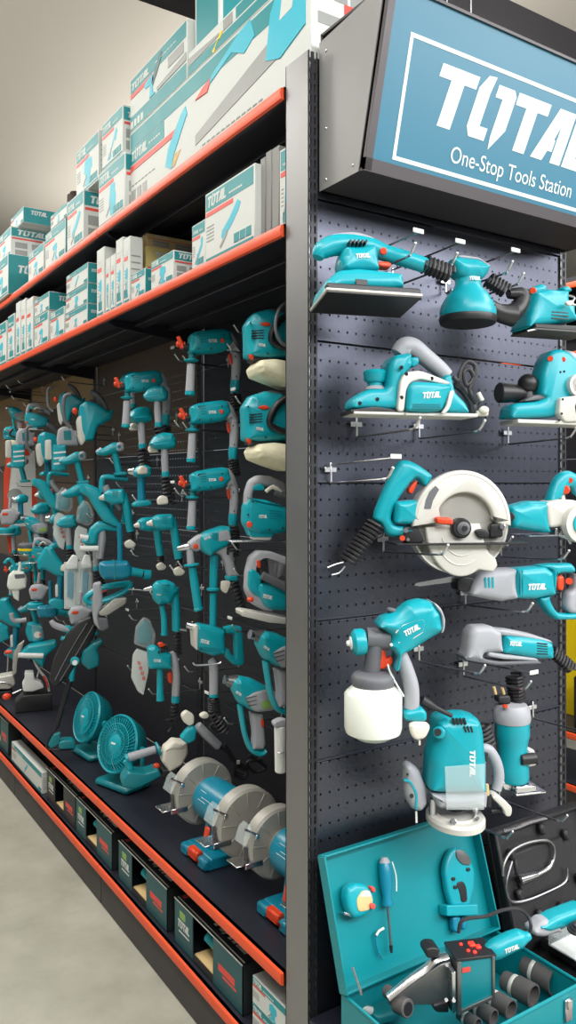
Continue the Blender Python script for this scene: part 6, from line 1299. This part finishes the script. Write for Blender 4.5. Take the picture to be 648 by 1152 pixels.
# --- fans
fan = T('desk_fan', 'teal round cage fan on a forked stand, the nearer and larger seen of two', 'fan', loc=onZ((138, 884), ZD+.0005))
fd = Vector((-.90, -.30, .32)).normalized(); hc = Vector((-.015, -.01, .172)); R_ = .112
def hubp(r, h, a): u, v, d = basis(fd); return hc+u*(r*math.cos(a))+v*(r*math.sin(a))+d*h
fan.add('shell', 'teal_deep', lathe([(.030, -.095), (.062, -.088), (.088, -.060), (.104, -.020), (R_, .0), (R_, .014), (R_-.006, .018), (R_-.008, .0), (.0, -.01)], hc, fd, 40))
g = [lathe([(R_-.009, .014), (R_-.003, .021), (R_+.002, .014)], hc, fd, 40)]
for k in range(44):
    a = 2*math.pi*k/44; g.append(tube([tuple(hubp(.036, .028, a)), tuple(hubp(.070, .029, a+.16)), tuple(hubp(R_-.004, .016, a+.34))], .0013, 5, 3))
for r, h in ((.055, .029), (.078, .027)): g.append(lathe([(r-.0012, h-.0012), (r+.0012, h), (r-.0012, h+.0012), (r-.0012, h-.0012)], hc, fd, 40))
fan.add('grille', 'teal', *g)
fan.add('hub_cap', 'teal', lathe([(.0, .036), (.024, .034), (.036, .028), (.036, .022)], hc, fd, 28), M('white', xf(plates(logo2(.03, .008), (0, 0, 0), (1, 0, 0), (0, 1, 0), (0, 0, 1)), Matrix.Identity(4)))) if 0 else fan.add('hub_cap', 'teal', lathe([(.0, .036), (.024, .034), (.036, .028), (.036, .022)], hc, fd, 28), M('white', xf(box((0, 0, 0), (.026, .007, .001)), Matrix.Translation(hc+fd*.0355) @ Matrix(((0, 0, 0, 0),)*0 or [list(Vector((-fd.y, fd.x, 0)).normalized())[:1]+[fd.cross(Vector((-fd.y, fd.x, 0)).normalized()).x, fd.x, 0], [Vector((-fd.y, fd.x, 0)).normalized().y, fd.cross(Vector((-fd.y, fd.x, 0)).normalized()).y, fd.y, 0], [0, fd.cross(Vector((-fd.y, fd.x, 0)).normalized()).z, fd.z, 0], [0, 0, 0, 1]]))))
for k in range(5):
    a = 2*math.pi*k/5; fan.add('blade', 'teal_deep', ([tuple(hubp(.03, .004, a)), tuple(hubp(.03, .014, a+.7)), tuple(hubp(.092, .012, a+.75)), tuple(hubp(.095, .0, a+.1)), tuple(hubp(.03, .003, a+.02)), tuple(hubp(.03, .013, a+.7)), tuple(hubp(.092, .011, a+.75)), tuple(hubp(.095, -.001, a+.1))], [(0, 1, 2, 3), (7, 6, 5, 4), (0, 4, 5, 1), (1, 5, 6, 2), (2, 6, 7, 3), (3, 7, 4, 0)]))
sidev = Vector((-fd.y, fd.x, 0)).normalized()
for s in (-1, 1):
    fan.add('stand_arm', 'teal_deep', tube([tuple(hc+sidev*(s*.108)-fd*.02), tuple(Vector((.01, .0, .085))+sidev*(s*.105)), tuple(Vector((.02, 0, .02))+sidev*(s*.085))], [.010, .012, .014], 10, 4))
    fan.add('pivot_knob', 'teal', cyl(tuple(hc+sidev*(s*.104)-fd*.02), tuple(hc+sidev*(s*.120)-fd*.02), .014, bv=.003))
fan.add('stand_base', 'teal_deep', box((.0, 0, .014), (.13, .20, .028), .010, Matrix.Rotation(math.radians(18), 3, 'Z')))
clone(fan.o, 'teal round cage fan on a forked stand, the farther one half behind its twin', onZ((106, 850), ZD+.0005)+Vector((.0, .02, 0)), math.radians(-12), .98)
# --- grass trimmer leaning on the wall
t = T('grass_trimmer', 'teal and black trimmer with a tall dark guard leaning in front of the far bays', 'trimmer', px=(84, 770), X=.04, phi=-14, crop=(0, 690, 5.4))
t.add('disc_guard', 'case_black', slab(t.P([(300, 390), (330, 270), (400, 130), (480, 45), (550, 15), (590, 50), (575, 130), (500, 250), (420, 370), (350, 440), (315, 430)]), -.018, .018, .010))
t.add('rail', 'steel', tube(t.Q([(335, 405, -.022), (420, 240, -.022), (530, 60, -.022)]), .004, 8, 2), tube(t.Q([(365, 410, -.022), (470, 240, -.022), (570, 70, -.022)]), .004, 8, 2))
t.add('joint', 'teal', cyl(t.q(455, 290, -.034), t.q(455, 290, .02), .020, bv=.004), M('white', cyl(t.q(455, 300, -.036), t.q(455, 300, -.033), .011)), M('teal', tube(t.Q([(450, 300), (440, 350), (432, 410)]), .013, 12, 2)))
t.add('motor_housing', 'teal_deep', t.S([(500, 230), (560, 180), (620, 155), (630, 180), (590, 215), (605, 260), (600, 320), (540, 345), (490, 300)], -.028, .028, .012))
t.add('shaft', 'black', tube(t.Q([(430, 400), (400, 500), (360, 640), (345, 690)]), [.012, .012, .011, .011], 12, 3))
t.add('foot', 'black', tube(t.Q([(350, 690), (310, 740), (285, 800), (300, 822), (380, 826), (450, 820)]), .006, 8, 4), M('teal_deep', t.S([(355, 790), (380, 772), (440, 768), (460, 785), (460, 822), (360, 826)], -.03, .03, .006)), M('teal_deep', t.S([(290, 800), (320, 740), (370, 720), (360, 790), (310, 822)], -.012, .012, .004)))
t.add('handle', 'grey_grip', tube(t.Q([(310, 45), (330, 70), (380, 90), (420, 100)]), [.010, .014, .014, .010], 10, 3), M('teal', tube(t.Q([(385, 110), (400, 85), (430, 100), (400, 150), (370, 150)]), .010, 8, 3)))
tm_ = t
# --- mitre saw
t = T('mitre_saw', 'teal mitre saw with pale turntable and red knob at the left end of the deck', 'saw', px=(30, 770), X=.07, phi=-14, crop=(0, 690, 5.4))
t.add('motor', 'teal', t.S([(120, 240), (180, 195), (340, 165), (350, 200), (280, 260), (260, 330), (200, 280), (120, 270)], -.04, .04, .014))
t.add('bar', 'white', cyl(t.q(110, 255, -.045), t.q(265, 258, -.045), .013, bv=.003))
t.add('blade_guard', 'cast', slab(t.P([(75, 330), (80, 250), (110, 190), (150, 160), (130, 220), (105, 290), (100, 360), (80, 375)]), -.014, .014, .004))
zb = ZD-t.loc.z+.0005; u0 = t.pt((92, 500))[0]; u1 = t.pt((312, 480))[0]; zt_ = t.pt((200, 480))[1]
t.add('base', 'black', slab([(u0, zb), (u1, zb), (u1, zt_), (u0+.04, zt_), (u0, zb+(zt_-zb)*.6)], -.06, .05, .006, 1))
t.add('turntable', 'white', t.S([(135, 430), (150, 410), (150, 360), (205, 358), (210, 405), (250, 420), (268, 450), (200, 475), (140, 475)], -.035, .035, .006))
t.add('knob', 'orange', ell(t.q(42, 505, -.03), (.024, .020, .017)), M('steel', cyl(t.q(75, 490, -.03), t.q(130, 465, -.02), .006)))
t.add('support_arm', 'alu', tube(t.Q([(205, 280), (235, 340), (280, 400), (300, 480)]), .007, 8, 3), tube(t.Q([(240, 330), (225, 390)]), .004, 8, 1), M('orange', tube(t.Q([(262, 380, -.01), (280, 410, -.01), (292, 450, -.01)]), .005, 8, 2)))
t.add('hold_down', 'steel', cyl(t.q(45, 355), t.q(50, 250), .004), M('orange', cyl(t.q(28, 238), t.q(75, 232), .010, bv=.003)))
t = T('table_saw', 'second pale mitre saw base cut by the left picture edge', 'saw', px=(6, 768), X=.05, phi=-14, crop=(0, 690, 5.4))
t.add('base', 'alu', t.S([(-60, 400), (0, 385), (80, 370), (95, 430), (60, 460), (-60, 460)], -.05, .05, .008), M('black', slab([(t.pt((-60, 0))[0], ZD-t.loc.z+.0005), (t.pt((80, 0))[0], ZD-t.loc.z+.0005), (t.pt((70, 0))[0], t.pt((0, 462))[1]), (t.pt((-60, 0))[0], t.pt((0, 462))[1])], -.06, .06, .004, 1)))
t.add('rail', 'steel', tube(t.Q([(-40, 425, -.055), (30, 418, -.055), (70, 440, -.055)]), .005, 8, 3))
t.add('motor', 'teal', t.S([(-60, 120), (0, 60), (50, 90), (60, 150), (0, 180)], -.04, .04, .012))
# planer/router tools just above the mitre saw
t = T('belt_sander', 'teal and clear drum tool hanging above the mitre saw', 'sander', px=(38, 715), X=.12, phi=-14, crop=(0, 690, 5.4))
t.add('body', 'teal', t.S([(155, 120), (165, 60), (200, 55), (260, 90), (270, 160), (230, 185), (175, 170)], -.03, .03, .014), M('clear', t.S([(190, 70), (260, 80), (270, 150), (200, 170)], -.036, .0, .008)))
t.add('handle', 'grey_grip', tube(t.Q([(70, 0), (80, 40), (120, 45), (160, 38)]), .013, 10, 3))
t.add('wheel', 'alu', cyl(t.q(228, 130, -.04), t.q(228, 130, -.03), .018), M('red_print', cyl(t.q(245, 130, -.042), t.q(245, 130, -.039), .007)))
# --- cut off grinder lying at the right part of the deck
t = T('cutting_machine', 'pale cut-off grinder with grey and teal side handle lying behind the bench grinder', 'grinder', px=(193, 850), X=.17, phi=-14, crop=(130, 820, 3.306))
t.add('head', 'plug', t.S([(170, 120), (180, 70), (220, 42), (265, 50), (270, 90), (245, 135), (200, 160)], -.030, .030, .012), M('plug', t.S([(180, 80), (215, 45), (262, 50), (255, 75)], -.034, .034, .01)))
t.add('side_handle', 'grey_grip', cyl(t.q(45, 108), t.q(150, 76), .0155, .0145, 16, .003))
t.add('handle_flange', 'teal', lathe([(.014, 0), (.026, .003), (.026, .009), (.014, .014)], t.q(152, 76), (1, 0, .3), 20))
t.add('handle_cap', 'teal', cyl(t.q(36, 112), t.q(50, 107), .0165, .0165, 16, .003), M('teal', tube(t.Q([(40, 115), (55, 150), (45, 190)]), [.014, .012, .014], 10, 3)))
t.add('knob', 'orange', ell(t.q(152, 138), (.013, .013, .011)), ell(t.q(182, 158), (.010, .012, .012)))
t.add('foot', 'teal_deep', t.S([(25, 190), (50, 160), (110, 165), (160, 150), (170, 175), (100, 212), (70, 222), (25, 215)], -.04, .04, .006))
t.add('body', 'black', t.S([(170, 150), (230, 140), (250, 170), (205, 205), (170, 180)], -.025, .025, .01))
t = T('straight_grinder', 'grey barrelled straight grinder with teal neck and white plug, above the bench grinder', 'grinder', px=(222, 815), X=.17, phi=-14, crop=(190, 690, 4.765))
t.add('barrel', 'grey_grip', cyl(t.q(150, 600), t.q(270, 715), .0165, .0150, 16, .004))
t.add('neck', 'teal', t.S([(60, 670), (100, 620), (130, 600), (150, 620), (140, 680), (100, 700)], -.018, .018, .008))
t.add('plug', 'plug', t.S([(65, 545), (95, 520), (135, 545), (135, 590), (110, 605), (75, 580)], -.014, .014, .006))
t.add('cord', 'rubber', tube(t.Q([(270, 715), (310, 745), (340, 790), (380, 810), (330, 760), (300, 700), (350, 780)]), .005, 8, 4), *[tube(t.Q([(360, 790+k, k*.0004), (420, 830+k, 0), (400, 860+k, 0), (350, 840+k, 0), (360, 795+k, 0)]), .004, 6, 4) for k in (0, 15, 28)], M('alu', box(t.q(372, 798, -.012), (.012, .004, .014), .001)))
t = T('cord_bundle', 'tangled black cords with a pale plug hanging over the bench grinder', 'cord', px=(245, 815), X=.20, phi=-14, crop=(190, 690, 4.765))
t.add('cord', 'rubber', tube(t.Q([(230, 530), (260, 570), (220, 610), (280, 640), (240, 590), (300, 600), (260, 650), (310, 560)]), .005, 8, 5), tube(t.Q([(430, 760, .05), (480, 790, .05), (520, 830, .05), (460, 850, .05), (420, 800, .05), (500, 780, .05)]), .006, 8, 5))
t.add('plug', 'plug', t.S([(165, 545), (195, 528), (220, 545), (205, 565), (170, 562)], -.012, .012, .005), t.S([(255, 545), (275, 545), (290, 565), (270, 570)], -.008, .008, .003))
bpy.context.view_layer.update()
